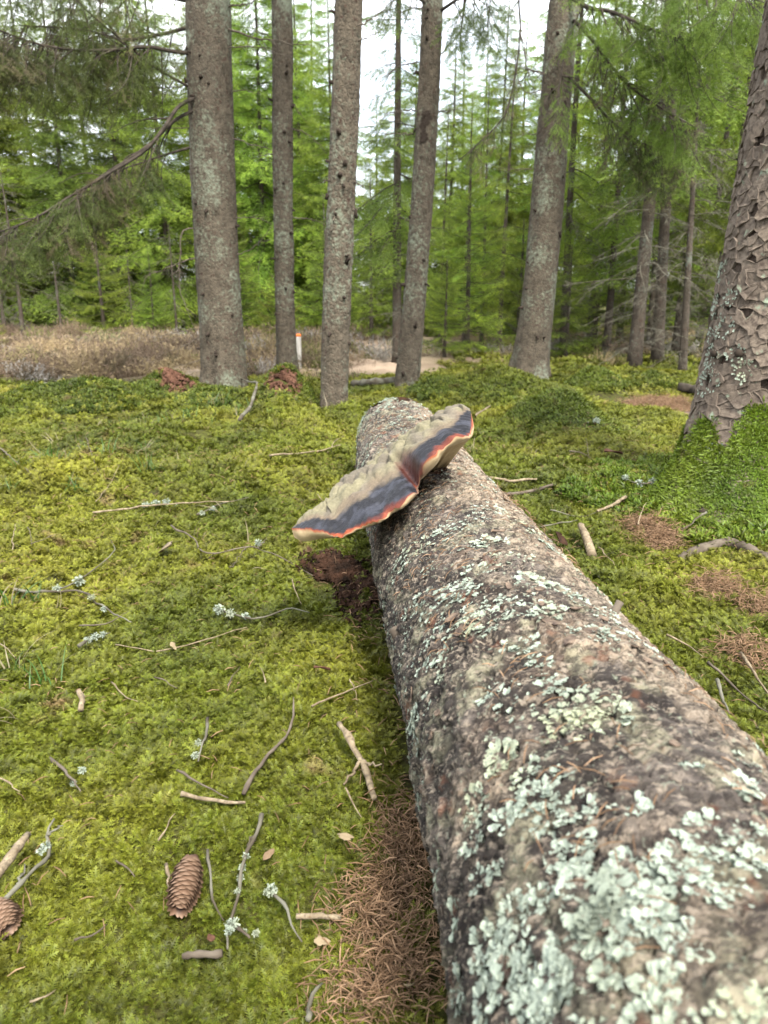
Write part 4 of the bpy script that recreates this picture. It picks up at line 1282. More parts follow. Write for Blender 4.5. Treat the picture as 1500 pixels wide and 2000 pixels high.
# --- young spruces and saplings
gD = 'bright young spruces'
plant('young_spruce', YOUNG[0], foot(912, 9.2), .4, .82, 'bright green young spruce between the leaning middle trunk and flared trunk', 'young tree', fresh='needles_bright')
plant('young_spruce', YOUNG[1], foot(868, 8.6), 2.4, .5, 'small bright spruce sapling beside the bright green young spruce', 'young tree', fresh='needles_bright')
plant('young_spruce', YOUNG[1], foot(1105, 9.0), 4.4, .62, 'small bright spruce sapling behind the flared grey trunk', 'young tree')
plant('young_spruce', YOUNG[1], foot(205, 13.2), 1.4, .88, 'bright green spruce sapling at the far edge of the heath', 'young tree', fresh='needles_bright')
plant('young_spruce', YOUNG[0], foot(300, 14.0), 3.1, .50, 'low bright spruce sapling crowded beside grey dead twigs on the heath', 'young tree')
plant('young_spruce', YELLOW, foot(545, 9.2), 0, .72, 'yellow green spruce sapling half hidden by a slim trunk', 'young tree')
plant('young_spruce', YELLOW, foot(-15, 11.0), 2, .55, 'yellow green sapling on the heath near the grey dead spruce', 'young tree')
plant('young_spruce', YOUNG[0], foot(470, 13.6), 5.1, .8, 'green young spruce at the heath edge behind the thick knotted trunk', 'young tree')
plant('young_spruce', YOUNG[0], foot(635, 13.2), 2.1, .8, 'green young spruce at the heath edge behind the lichened trunk', 'young tree')
plant('young_spruce', YOUNG[0], foot(725, 12.6), 1.1, .85, 'green young spruce in the gap between two middle trunks', 'young tree')
plant('young_spruce', YOUNG[0], foot(1160, 10.6), 1.7, .78, 'green young spruce between slender stems just behind flared trunk', 'young tree')
plant('young_spruce', YOUNG[1], foot(1245, 11.6), 3.7, .9, 'green young spruce behind the two dark slender stems', 'young tree')
plant('young_spruce', YOUNG[0], foot(1390, 10.4), 5.2, .72, 'green young spruce next to the big scaly trunk', 'young tree')
plant('young_spruce', YOUNG[1], foot(1010, 10.8), 2.9, .8, 'green young spruce beside the flared grey trunk', 'young tree')
gE_ = 'grey dead spruces on the heath'
for (u, Y, sc_, k) in [(45, 13.4, .85, 0), (10, 14.2, .9, 1), (120, 14.6, .7, 1), (345, 14.2, .62, 0), (260, 14.4, .5, 1)]:
    plant('dead_spruce', DEADT[k], foot(u, Y), rngT.uniform(0, 6), sc_, 'small grey dead spruce draped in lichen at the heath edge', 'dead tree', gE_)

# --- the tall trunks
def tall_trunk(ub, vb, ut, rb, rt, flare, seed, kind='spruce_tree', label='', Hgt=9.0, matn='bark', lobes_=5):
    """trunk whose foot and lean are read from the photograph; returns (empty, path function)"""
    B = gp(ub, vb); B[2] -= .03
    Tp = PY(ut, 0, B[1])
    d = (Tp - B) / (Tp[2] - B[2])
    o = thing(kind, B, label, 'tree')
    zs = np.concatenate([np.arange(0, Tp[2] - B[2] + .35, .019), np.arange(Tp[2] - B[2] + .5, Hgt, .15)])
    nth_ = 64
    th = np.arange(nth_) * 2 * np.pi / nth_
    Zg, Th = np.meshgrid(zs, th, indexing='ij')
    hz = Tp[2] - B[2]
    R = rb + (rt - rb) * np.clip(Zg / hz, 0, 1) - np.clip(Zg - hz, 0, None) * rb / (Hgt * 1.15)
    R = np.maximum(R, .012)
    R = R + flare * np.exp(-Zg / .16) * (1 + .45 * np.sin(Th * lobes_ + seed) + .3 * np.sin(Th * 3 + seed * 2))
    f1, f2, cd = worley2(Th * rb / .020 + .3 * noise3(Th * 9, Zg * 40, 0, seed), Zg / .026, seed)
    rel = .0045 * (cd - .4) - .004 * sstep(.14, 0, f2 - f1) + .007 * fbm(np.cos(Th) * 2, np.sin(Th) * 2, Zg * 3, 3, seed)
    R = R + rel
    wob = .012 * np.sin(Zg * 1.7 + seed)
    X = np.cos(Th) * R + d[0] * Zg + wob; Yv = np.sin(Th) * R
    V = np.stack([X, Yv, Zg], -1).reshape(-1, 3)
    n = len(zs)
    ii = np.arange(n - 1)[:, None] * nth_; jj = np.arange(nth_)[None]; j2 = (jj + 1) % nth_
    obj('trunk', mesh('trunk', V, np.stack([ii + jj, ii + j2, ii + nth_ + j2, ii + nth_ + jj], -1).reshape(-1, 4), mats=[MAT[matn]]), o)
    def at(z, th_, off=0.0):
        r = rb + (rt - rb) * min(max(z / hz, 0), 1) + flare * math.exp(-z / .16) + off
        return np.array([d[0] * z + .012 * math.sin(z * 1.7 + seed) + math.cos(th_) * r, math.sin(th_) * r, z])
    return o, B, at, hz

def stub(o, at, z, th_, L, r, rng):
    a = at(z, th_, -.012); b = at(z, th_, L * .5) + [0, 0, rng.normal(0, .01)]; c = at(z, th_, L) + [0, 0, rng.normal(0, .012)]
    V, F = tube(np.array([a, b, c]), np.array([r * 1.5, r, r * .7]), 7)
    obj('branch_stub', mesh('branch_stub', V, F, mats=[MAT['knot']]), o)

def dead_branch(o, B, pts, r, rng, side=True, mat_='twig', name='dead_branch'):
    """thin bare branch through world points"""
    P = resample(np.asarray(pts) - B, 16)
    P = P + rng.normal(0, .004, P.shape)
    V, F = tube(P, np.linspace(r, r * .25, 16), 5)
    g = Geo().add(V, F)
    if side:
        for q in range(int(rng.integers(4, 9))):
            i = int(rng.integers(4, 15)); l = rng.uniform(.05, .16)
            dd = P[min(i + 1, 15)] - P[i - 1]; dd /= np.linalg.norm(dd) + 1e-9
            e = dd * .7 + rng.normal(0, .5, 3); e *= l / np.linalg.norm(e)
            V, F = tube(np.array([P[i], P[i] + e * .5 + [0, 0, -.005], P[i] + e + [0, 0, -.02]]), np.array([r * .4, r * .3, r * .12]), 4)
            g.add(V, F)
    return obj(name, gmesh(name, g, MAT[mat_]), o)

rngK = np.random.default_rng(77)
TR = {}
for key, ub, vb, ut, rb, rt, fl, nk, lab in (
        ('A', 437, 757, 404, .172, .158, .040, 17, 'thick knotted spruce trunk with dark drooping limbs beside the heath'),
        ('B', 562, 735, 547, .078, .074, .035, 14, 'slim brown spruce trunk on a mossy mound by the marker post'),
        ('C', 655, 808, 676, .080, .072, .012, 15, 'slim grey lichened spruce trunk standing nearest the log end'),
        ('D', 797, 757, 846, .088, .074, .012, 12, 'leaning spruce trunk with a black scar behind the log end'),
        ('E', 1032, 743, 1106, .150, .118, .075, 13, 'grey leaning spruce trunk with flared foot and hanging green sprays')):
    o, B, at, hz = tall_trunk(ub, vb, ut, rb, rt, fl, ord(key), label=lab, lobes_=5 if key in 'AE' else 4)
    TR[key] = (o, B, at, hz)
    for q in range(nk):
        stub(o, at, rngK.uniform(.12, hz), rad(rngK.uniform(185, 355)), rngK.uniform(.010, .034), rngK.uniform(.006, .013), rngK)
# black scar on D
o, B, at, hz = TR['D']
sz_ = (PY(822, 250, B[1]) - B)[2]
gsc = Geo()
for q in range(46):
    z = sz_ + rngK.uniform(-.10, .085); th_ = rad(258) + rngK.normal(0, .16) + 1.2 * (z - sz_)
    V, F = flake(rngK, .034, .026, 8, .003, .1)
    c = at(z, th_, .002)
    Rm_ = np.array(Vector((math.cos(th_), math.sin(th_), 0)).to_track_quat('Z', 'Y').to_matrix())
    gsc.add(V @ Rm_.T + c, F)
tag(obj('black_scar', gmesh('black_scar', gsc, MAT['knot'], False), o), kind='stuff')

# crowns of the tall trees, mostly above the picture
hi = build_spruce('high_crown', 9.4, 4.6, 1.0, rngT, 'needles', .02, SPR, 0, 3, .45)
hi = [q for q in hi if q[0] in ('branches', 'crown')]
for i, key in enumerate('ABCDE'):
    o, B, at, hz = TR[key]
    a9 = at(4.5, 0)
    for nm, me in hi:
        c = obj(nm, me, o); c['kind'] = 'stuff'
        c.rotation_euler = (0, 0, i * 1.3); c.location = (a9[0] * .6, 0, 0)

# --- hanging sprays (fine needles) along limbs
HANG = [spray(rngT, 1.0, 6, .42, .60, .046, .0080, .020, .10, .05, 2) for _ in range(2)] + [spray(rngT, 1.0, 6, .32, .40, .046, .0080, .020, .0, .08, 2, True) for _ in range(2)]
def limb(o, B, px, Y0, Y1, r, n, lo, hi_, rng, matn='needles_shade', side=0.6, bare_f=.12, dead_frac=0.0, px_off=0):
    """limb of a standing tree: wood along the points of the photograph, foliage hanging from it"""
    Ysq = np.linspace(Y0, Y1, len(px))
    P = np.array([PY(u, v, Yq) for (u, v), Yq in zip(px, Ysq)])
    P = resample(P, 40)
    rr = r * (1 - .8 * np.linspace(0, 1, 40)) + .002
    V, F = tube(P - B, rr, 7)
    gl = Geo().add(V, F)
    for q in range(9):                                       # bare twigs leaving the limb
        i = int(rng.integers(6, 38)); T = P[min(i + 1, 39)] - P[i - 1]; T = T / np.linalg.norm(T)
        e = T * rng.uniform(.2, 1) + rng.normal(0, .45, 3) + [0, 0, -.35]; e *= rng.uniform(.12, .42) / np.linalg.norm(e)
        b_ = P[i] - B
        Vt, Ft = tube(resample(np.array([b_, b_ + e * .5 + rng.normal(0, .02, 3), b_ + e + [0, 0, -.05]]), 7), np.linspace(rr[i] * .45 + .001, .0012, 7), 4)
        gl.add(Vt, Ft)
    br = obj('limb', gmesh('limb', gl, MAT['limb']), o)
    W, N, Nd = Geo(), Geo(), Geo()
    for q in range(n):
        f = bare_f + (1 - bare_f) * rng.uniform() ** .8; i = min(int(f * 39), 38)
        T = P[i + 1] - P[i]; az = math.atan2(T[1], T[0]) + rng.choice([-1, 1]) * rng.uniform(.1, 1.5)
        sw, sn = HANG[int(rng.integers(0, 4))]
        L = rng.uniform(lo, hi_)
        e = rad(rng.uniform(35, 80))
        Mx = rotz(az) @ roty(e) @ rotx(rng.normal(0, .5)) * L
        Vn, Fn, t, c = sn.xf(Mx, P[i] - B)
        (Nd if rng.uniform() < dead_frac else N).add(Vn, Fn, t)
        Vn, Fn, t, c = sw.xf(Mx, P[i] - B); W.add(Vn, Fn)
    for nm, g, mt in (('twigs', W, 'limb'), ('foliage', N, matn), ('dry_foliage', Nd, 'needles_brown')):
        if g.n:
            tag(obj(nm, gmesh(nm, g, MAT[mt], False), br), kind='stuff')
    return P
o, B, at, hz = TR['A']
YA = B[1]
limb(o, B, [(380, 105), (340, 101), (290, 92), (230, 97), (150, 98), (70, 85), (0, 60), (-60, 40)], YA - .05, YA - .9, .013, 62, .28, .58, rngT, dead_frac=.15)
limb(o, B, [(382, 190), (350, 207), (320, 250), (285, 292), (210, 340), (140, 382), (60, 430), (-10, 455), (-70, 470)], YA - .12, YA - 1.1, .0125, 66, .28, .58, rngT, dead_frac=.3, bare_f=.25)
limb(o, B, [(382, 213), (340, 236), (300, 275), (250, 311), (200, 342), (130, 400)], YA - .1, YA - .7, .011, 14, .2, .4, rngT, dead_frac=.4, bare_f=.4)
limb(o, B, [(375, 52), (300, 70), (240, 77), (170, 60), (40, 50)], YA - .02, YA - .5, .012, 34, .28, .55, rngT, dead_frac=.2)
limb(o, B, [(380, 175), (300, 130), (240, 80), (180, 30), (140, -10)], YA - .05, YA - .6, .008, 10, .2, .4, rngT, dead_frac=.2, bare_f=.4)
limb(o, B, [(384, 285), (330, 300), (270, 320), (235, 332), (180, 372)], YA - .05, YA - .5, .008, 12, .2, .42, rngT, dead_frac=.5, bare_f=.3)
limb(o, B, [(372, 3), (300, -10), (220, -20), (120, -50), (20, -60)], YA, YA - .6, .012, 26, .3, .55, rngT, dead_frac=.15, bare_f=.1)
for pts, r in (([(392, 497), (350, 515), (280, 540)], .006), ([(388, 450), (362, 448), (352, 500), (352, 560), (382, 645)], .006), ([(395, 640), (340, 650), (290, 660)], .004), ([(397, 655), (350, 680), (315, 690)], .004),
               ([(444, 55), (500, 75), (560, 82), (615, 90)], .008), ([(446, 12), (470, 10), (510, -5)], .008), ([(450, 180), (475, 175), (520, 190)], .004), ([(456, 270), (500, 285), (560, 300)], .005),
               ([(458, 425), (510, 428), (545, 445)], .004), ([(460, 500), (500, 480), (530, 440)], .004), ([(372, 250), (300, 250), (240, 256)], .004), ([(370, 172), (290, 170), (215, 175)], .004),
               ([(446, 93), (500, 92), (560, 110)], .005), ([(398, 700), (375, 708), (345, 715)], .004)):
    dead_branch(o, B, [PY(u, v, YA - .05 - .03 * i) for i, (u, v) in enumerate(pts)], r, rngK)
o, B, at, hz = TR['B']
for pts in ([(535, 75), (500, 60), (470, 50)], [(566, 250), (600, 262), (640, 300)], [(570, 425), (610, 430), (640, 440)], [(534, 300), (500, 305)], [(568, 200), (600, 240)]):
    dead_branch(o, B, [PY(u, v, B[1]) for (u, v) in pts], .005, rngK, False)
o, B, at, hz = TR['C']
for pts in ([(645, 352), (625, 356)], [(692, 355), (715, 368)], [(655, 405), (652, 430), (643, 460)], [(700, 50), (735, 30), (770, 5)], [(700, 80), (725, 70), (750, 60)], [(690, 410), (700, 408)]):
    dead_branch(o, B, [PY(u, v, B[1] - .08) for (u, v) in pts], .005, rngK, False)
o, B, at, hz = TR['D']
for pts in ([(825, 15), (790, 20), (755, 40)], [(818, 120), (780, 130), (750, 150)], [(812, 215), (780, 216), (750, 222)], [(808, 262), (780, 260), (752, 262)], [(858, 110), (880, 85), (900, 60), (915, 30)], [(852, 218), (880, 218)]):
    dead_branch(o, B, [PY(u, v, B[1]) for (u, v) in pts], .006, rngK)
limb(o, B, [(862, 20), (900, -5), (935, -20), (970, -10)], B[1] - .1, B[1] - .5, .010, 14, .25, .5, rngT, bare_f=.2)
limb(o, B, [(830, 5), (790, -20), (770, -20)], B[1] - .1, B[1] - .3, .008, 5, .2, .35, rngT, bare_f=.4)
o, B, at, hz = TR['E']
YE = B[1]
limb(o, B, [(1110, -10), (1150, 15), (1190, 22), (1240, 42), (1290, 65), (1350, 80)], YE - .1, YE - 1.0, .016, 44, .3, .6, rngT, 'needles', dead_frac=.1, bare_f=.15)
limb(o, B, [(1120, 40), (1150, 70), (1180, 110), (1220, 160), (1290, 210), (1360, 250)], YE - .1, YE - .8, .012, 40, .25, .55, rngT, 'needles', dead_frac=.2, bare_f=.2)
limb(o, B, [(1110, 60), (1100, 120), (1090, 190), (1085, 260)], YE - .2, YE - .6, .008, 9, .2, .36, rngT, 'needles', bare_f=.3)
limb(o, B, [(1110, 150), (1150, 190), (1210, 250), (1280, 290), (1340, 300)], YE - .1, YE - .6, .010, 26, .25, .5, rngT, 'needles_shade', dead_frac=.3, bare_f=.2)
limb(o, B, [(1110, -30), (1200, -40), (1300, -40), (1400, -20), (1480, 0)], YE - .1, YE - 1.6, .014, 34, .3, .6, rngT, 'needles', bare_f=.1)
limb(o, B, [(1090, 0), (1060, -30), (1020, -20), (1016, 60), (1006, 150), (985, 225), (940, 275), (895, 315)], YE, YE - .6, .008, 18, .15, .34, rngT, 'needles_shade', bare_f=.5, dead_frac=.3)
limb(o, B, [(1075, 145), (1050, 140), (1025, 135)], YE, YE - .1, .006, 3, .15, .25, rngT, bare_f=.4)
for pts in ([(1040, 330), (1000, 332), (985, 335)], [(1065, 145), (1045, 140), (1020, 130)], [(1060, 175), (1030, 180), (1010, 150), (1005, 110)], [(1016, 60), (1035, 150), (1050, 200)], [(1050, 262), (1020, 262)], [(1075, 80), (1060, 55)]):
    dead_branch(o, B, [PY(u, v, YE - .1) for (u, v) in pts], .005, rngK)

# ================================================================== THE BIG SCALY TRUNK ON THE RIGHT
GB = np.array([TREE_G[0], TREE_G[1], 0.0])
big = thing('spruce_tree', GB, 'big spruce trunk with coarse curling bark plates and mossy foot', 'tree')
GLEAN = .035
def big_r(z, th):
    z = np.asarray(z, float)
    r = .172 - .022 * np.clip(z, 0, 2) - np.clip(z - 2, 0, None) * .016
    fl = np.exp(-np.clip(z, 0, None) / .13)
    root = np.maximum(0, np.cos((th - rad(205)) * 1.0)) ** 6 * .9 + np.maximum(0, np.cos(th - rad(255))) ** 8 * 1.1 + np.maximum(0, np.cos(th - rad(305))) ** 6 * .8 + np.maximum(0, np.cos(th - rad(60))) ** 4 * .6
    return np.maximum(r, .02) + fl * (.075 + .22 * root) + .010 * fbm(np.cos(th) * 2, np.sin(th) * 2, z * 3, 3, 6)
def big_pt(z, th, off=0.0):
    r = big_r(z, th) + off
    return np.stack([np.cos(th) * r + GLEAN * np.asarray(z), np.sin(th) * r, np.asarray(z, float)], -1)
zs = np.concatenate([np.arange(-.05, 1.75, .010), np.arange(1.8, 8, .2)])
nth_ = 150
Zg, Th = np.meshgrid(zs, np.arange(nth_) * 2 * np.pi / nth_, indexing='ij')
sx_ = Th * .17 + .012 * noise3(Th * 12, Zg * 30, 0, 5); sz_ = Zg + .012 * noise3(Th * 12, Zg * 30, 3, 5)
f1, f2, cd = worley2(sx_ / .040, sz_ / .034, 51)
V = big_pt(Zg, Th, -.007 + .002 * fbm(Th * 14, Zg * 60, 0, 2, 52))
n = len(zs)
ii = np.arange(n - 1)[:, None] * nth_; jj = np.arange(nth_)[None]; j2 = (jj + 1) % nth_
obj('trunk', mesh('trunk', V.reshape(-1, 3), np.stack([ii + jj, ii + j2, ii + nth_ + j2, ii + nth_ + jj], -1).reshape(-1, 4), mats=[MAT['bark_big']]), big)
# bark plates: cells of cracked bark, each one a slightly curled scale
def clip_half(poly, m, nrm_):
    """keep the part of poly where (p-m).n <= 0"""
    out = []
    for i in range(len(poly)):
        a, b = poly[i], poly[(i + 1) % len(poly)]
        da, db = (a - m) @ nrm_, (b - m) @ nrm_
        if da <= 0: out.append(a)
        if da * db < 0: out.append(a + (b - a) * (da / (da - db)))
    return out
PR = .165
rngP = np.random.default_rng(31)
seeds = []
row = 0
z = .10
while z < 1.66:
    w = .036
    nrow = int(2 * np.pi * PR / w)
    for q in range(nrow):
        seeds.append(((q + .5 * (row % 2) + rngP.uniform(-.6, .6)) * w, z + rngP.uniform(-.019, .019)))
    z += .0245; row += 1
seeds = np.array(seeds)
cand = []
for (sx, sz) in seeds:
    th = sx / PR
    p = big_pt(np.array(sz), np.array(th))
    u, v, dp = project(p + GB)
    facing = float(math.cos(th) * -(p + GB)[0] + math.sin(th) * -(p + GB)[1])
    vis = facing > -.08
    if not vis and rngP.uniform() < .3: continue
    cand.append((0 if vis and u < 1512 and -40 < v < 980 else 1, -facing, sx, sz))
cand.sort()
restP = Geo()
TW = 2 * np.pi * PR
for i, (a, b, sx, sz) in enumerate(cand):
    if rngP.uniform() < .05: continue
    c0 = np.array([sx, sz])
    dd_ = seeds - c0
    dd_[:, 0] = (dd_[:, 0] + TW / 2) % TW - TW / 2
    near_ = dd_[(np.abs(dd_[:, 0]) < .13) & (np.abs(dd_[:, 1]) < .10)]
    poly = [np.array(q) for q in ((-.07, -.06), (.07, -.06), (.07, .06), (-.07, .06))]
    for d in near_:
        L_ = np.linalg.norm(d)
        if L_ < 1e-6: continue
        poly = clip_half(poly, d * .5, d / L_)
        if len(poly) < 3: break
    if len(poly) < 3: continue
    poly = np.array(poly)
    pts2 = []
    for k in range(len(poly)):
        a_, b_ = poly[k], poly[(k + 1) % len(poly)]
        m_ = max(1, int(np.linalg.norm(b_ - a_) / .011))
        for q in range(m_):
            pts2.append(a_ + (b_ - a_) * q / m_)
    pts2 = np.array(pts2)
    ab = pts2 + c0
    pts2 = pts2 * rngP.uniform(1.02, 1.30) + .0080 * np.stack([noise3(ab[:, 0] * 90, ab[:, 1] * 90, 0, 3), noise3(ab[:, 0] * 90, ab[:, 1] * 90, 5, 4)], -1)
    k = len(pts2)
    base = rngP.uniform(-.003, .005); tilt = np.array([rngP.normal(0, .035), rngP.normal(-.06, .05)])
    lift = rngP.uniform(.0, .0045)
    V = []; tcol = []
    for (f, zo, tc) in ((0, .0035, 0), (.6, .0032, 0), (.93, .0030 + lift * .7, .25), (1.0, .0012 + lift, .9), (.97, -.008, 0)):
        Q = pts2 * f if f else pts2[:1] * 0
        h = base + zo + Q @ tilt + .0012 * noise3((Q[:, 0] + sx) * 120, (Q[:, 1] + sz) * 120, 2, 5) * (f < .99)
        th_ = (sx + Q[:, 0]) / PR; zz = sz + Q[:, 1]
        V.append(big_pt(zz, th_, h)); tcol += [tc * rngP.uniform(.0, .55)] * len(Q)
    V = np.concatenate(V)
    j = np.arange(k); j2_ = (j + 1) % k
    F = [np.stack([np.zeros(k, int), 1 + j, 1 + j2_], -1)] + [np.stack([1 + q * k + j, 1 + (q + 1) * k + j, 1 + (q + 1) * k + j2_, 1 + q * k + j2_], -1) for q in range(3)]
    if i < 292:
        c = V.mean(0)
        o_ = obj('bark_plate', mesh('bark_plate', V - c, F, tcol, mats=[MAT['plate']], smooth=False), big, c)
    else:
        restP.add(V, F, tcol)
tag(obj('bark_plates', gmesh('bark_plates', restP, MAT['plate'], False), big), kind='stuff')
# peeled wound high on the trunk: a strip of torn red-brown wood with ragged lower edge
gw = Geo()
zw = np.linspace(1.12, 1.75, 60); tw = np.linspace(rad(214), rad(262), 26)
Zw, Tw = np.meshgrid(zw, tw, indexing='ij')
edge = sstep(1.12, 1.20, Zw + .05 * fbm(Tw * 9, 0, 0, 2, 4))
Vw = big_pt(Zw, Tw, .012 * edge - .012 + .003 * fbm(Tw * 60, Zw * 5, 0, 3, 8))
Vw = Vw.reshape(-1, 3)
gw.add(Vw, grid_faces(60, 26)[:, ::-1])
M = MT('torn_wood'); p_ = M.coord('Object')
c_ = M.mix(M.rng(M.noise(M.scalev(p_, (40, 40, 4)), 3, 4), .35, .65), (.055, .022, .012), (.20, .085, .042))
MAT['torn'] = M.bsdf(c_, .8, .2, M.bump(M.noise(M.scalev(p_, (60, 60, 5)), 3, 4), .6, .01))
obj('peeled_wound', gmesh('peeled_wound', gw, MAT['torn'], origin=(0, 0, 0)), big)
# lichen on the trunk
rngQ = np.random.default_rng(8)
for (u, v, r, m) in [(1385, 745, 30, 60), (1455, 725, 22, 40), (1420, 640, 22, 36), (1395, 660, 20, 36), (1390, 700, 22, 40), (1405, 600, 22, 40), (1400, 555, 20, 30), (1408, 500, 16, 26), (1400, 880, 14, 20), (1440, 690, 16, 20), (1430, 580, 16, 24), (1415, 530, 16, 24)]:
    r_ = ray(u, v); ts = np.linspace(1.5, 3.2, 1200); p = np.array([0, 0, CAMH]) + r_ * ts[:, None] - GB
    qx = p[:, 0] - GLEAN * p[:, 2]; thq = np.arctan2(p[:, 1], qx)
    hit = np.hypot(qx, p[:, 1]) < big_r(p[:, 2], thq)
    if not hit.any(): continue
    i = int(np.argmax(hit)); z0, t0 = p[i, 2], thq[i]
    an = rngQ.uniform(0, 6.3, m); q = r * 2.2 / FPX * np.sqrt(rngQ.uniform(0, 1, m))
    zz, tt_ = z0 + q * np.sin(an), t0 + q * np.cos(an) / .17
    P = big_pt(zz, tt_, .007); Nn = np.stack([np.cos(tt_), np.sin(tt_), 0 * tt_], -1)
    Xx = np.stack([-np.sin(tt_), np.cos(tt_), 0 * tt_], -1)
    a2 = an + rngQ.normal(0, .6, m)
    Dd = Xx * np.cos(a2)[:, None] + np.array([0, 0, 1.0]) * np.sin(a2)[:, None]
    ln = rngQ.uniform(.004, .009, m)
    V, F, t = lobes(P, Nn, Dd, ln, ln * .9, ln * .4, rngQ)
    obj('lichen_patch', mesh('lichen_patch', V, F, t, mats=[MAT['lichen']]), big)
# dark knots
for (u, v) in [(1445, 690), (1400, 690), (1375, 1000), (1410, 475)]:
    r_ = ray(u, v); ts = np.linspace(1.5, 3.2, 1200); p = np.array([0, 0, CAMH]) + r_ * ts[:, None] - GB
    qx = p[:, 0] - GLEAN * p[:, 2]; thq = np.arctan2(p[:, 1], qx)
    hit = np.hypot(qx, p[:, 1]) < big_r(p[:, 2], thq)
    if not hit.any(): continue
    i = int(np.argmax(hit)); z0, t0 = p[i, 2], thq[i]
    pts = np.array([big_pt(np.array(z0), np.array(t0), q) for q in (-.01, .008, .016)])
    V, F = tube(pts, np.array([.016, .013, .008]), 8)
    obj('branch_stub', mesh('branch_stub', V, F, mats=[MAT['knot']]), big)
# moss skirt on the foot and roots
def strand_tuft(rng, n=18, L=.024):
    g = Geo()
    for k in range(n):
        az = rng.uniform(0, 6.3); l = L * rng.uniform(.6, 1.2); s = np.linspace(0, 1, 5)
        el = rad(rng.uniform(20, 75)) - s * .6
        hx = np.cumsum(np.cos(el)) * l / 5; hz_ = np.cumsum(np.sin(el)) * l / 5
        D = np.array([math.cos(az), math.sin(az), 0]); S = np.array([-D[1], D[0], 0])
        P = np.array([rng.normal(0, .006), rng.normal(0, .006), -.004]) + hx[:, None] * D + hz_[:, None] * np.array([0, 0, 1.0])
        w = (.0016 * np.array([.5, 1, 1, .8, .1]))[:, None]
        V = np.concatenate([P - S * w, P + S * w]); i = np.arange(4)
        g.add(V, np.stack([i, i + 5, i + 6, i + 1], -1), np.concatenate([s, s]) * .7)
    return g
skP = [gmesh('trunk_moss_tuft', strand_tuft(rngM), MAT['moss_trunk'], False) for _ in range(6)]
n = 20000
th = rngM.uniform(0, 2 * np.pi, n); z = -.02 + .42 * rngM.uniform(size=n)
lim = .26 + .11 * fbm(np.cos(th) * 2.5, np.sin(th) * 2.5, 0, 3, 33) + .05 * np.cos(th - rad(275)) + .03 * fbm(th * 12, z * 12, 0, 2, 44)
hole = fbm(np.cos(th) * 7, np.sin(th) * 7, z * 12, 2, 45) > .8
keep = (z < lim) & ~hole
th, z = th[keep], z[keep]
P = big_pt(z, th, -.002)
e = 1e-3
dz_ = big_pt(z + e, th) - big_pt(z - e, th); dt_ = big_pt(z, th + e) - big_pt(z, th - e)
Nn = np.cross(dt_, dz_); Nn /= np.linalg.norm(Nn, axis=1, keepdims=True)
rr_ = np.array([((Vector(q) * 1.0 + Vector((0, 0, -.15))).normalized().to_track_quat('Z', 'Y').to_matrix() @ Matrix.Rotation(a, 3, 'Z')).to_euler() for q, a in zip(Nn, rngM.uniform(0, 6.3, len(Nn)))])
scatter('moss_skirt', P, rr_, rngM.uniform(.7, 1.3, len(P)), rngM.integers(0, 6, len(P)), skP, None, None, None, big)
# same dense dark moss over the swelling of soil round the roots
n = 14000
a = rngM.uniform(0, 6.3, n); q = .20 + .42 * np.sqrt(rngM.uniform(size=n))
x = TREE_G[0] + np.cos(a) * q * .9; y = TREE_G[1] + np.sin(a) * q
m = spots_mask(x, y, LITTER, .4)
keep = (q + .12 * fbm(x * 6, y * 6, 0, 2, 3) < .52) & (rngM.uniform(size=n) > m) & ~log_foot(x, y, .03)
x, y = x[keep], y[keep]
scatter('root_moss', np.stack([x, y, G(x, y) + .004], -1), ground_rot(x, y, rngM, .3), rngM.uniform(.9, 1.5, len(x)), rngM.integers(0, 6, len(x)), skP, None, 'deep green moss over the roots of the big scaly trunk', 'moss')
for nm, me in hi:
    c = obj(nm, me, big); c['kind'] = 'stuff'; c.location = (.45, 0, 0)

# cushion moss on the rear mounds
n = 46000
XS, YS = [], []
for (mx, my, rx, ry, hh) in MOUNDS[:10]:
    a = rngM.uniform(0, 6.3, n // 10); q = 1.25 * np.sqrt(rngM.uniform(size=n // 10))
    XS.append(mx + np.cos(a) * q * rx); YS.append(my + np.sin(a) * q * ry)
x, y = np.concatenate(XS), np.concatenate(YS)
keep = (rngM.uniform(size=len(x)) < mound_mask(x, y)) & (rngM.uniform(size=len(x)) > spots_mask(x, y, REDS)) & (G(x, y) > .03)
x, y = x[keep], y[keep]
cuP = [gmesh('cushion_moss_tuft', strand_tuft(rngM, 14, .026), MAT['moss_cushion'], False) for _ in range(5)]
scatter('cushion_moss', np.stack([x, y, G(x, y)], -1), ground_rot(x, y, rngM, .25), rngM.uniform(.9, 1.5, len(x)), rngM.integers(0, 5, len(x)), cuP, None, 'dense green cushion moss over the mounds by the rear trunks', 'moss')

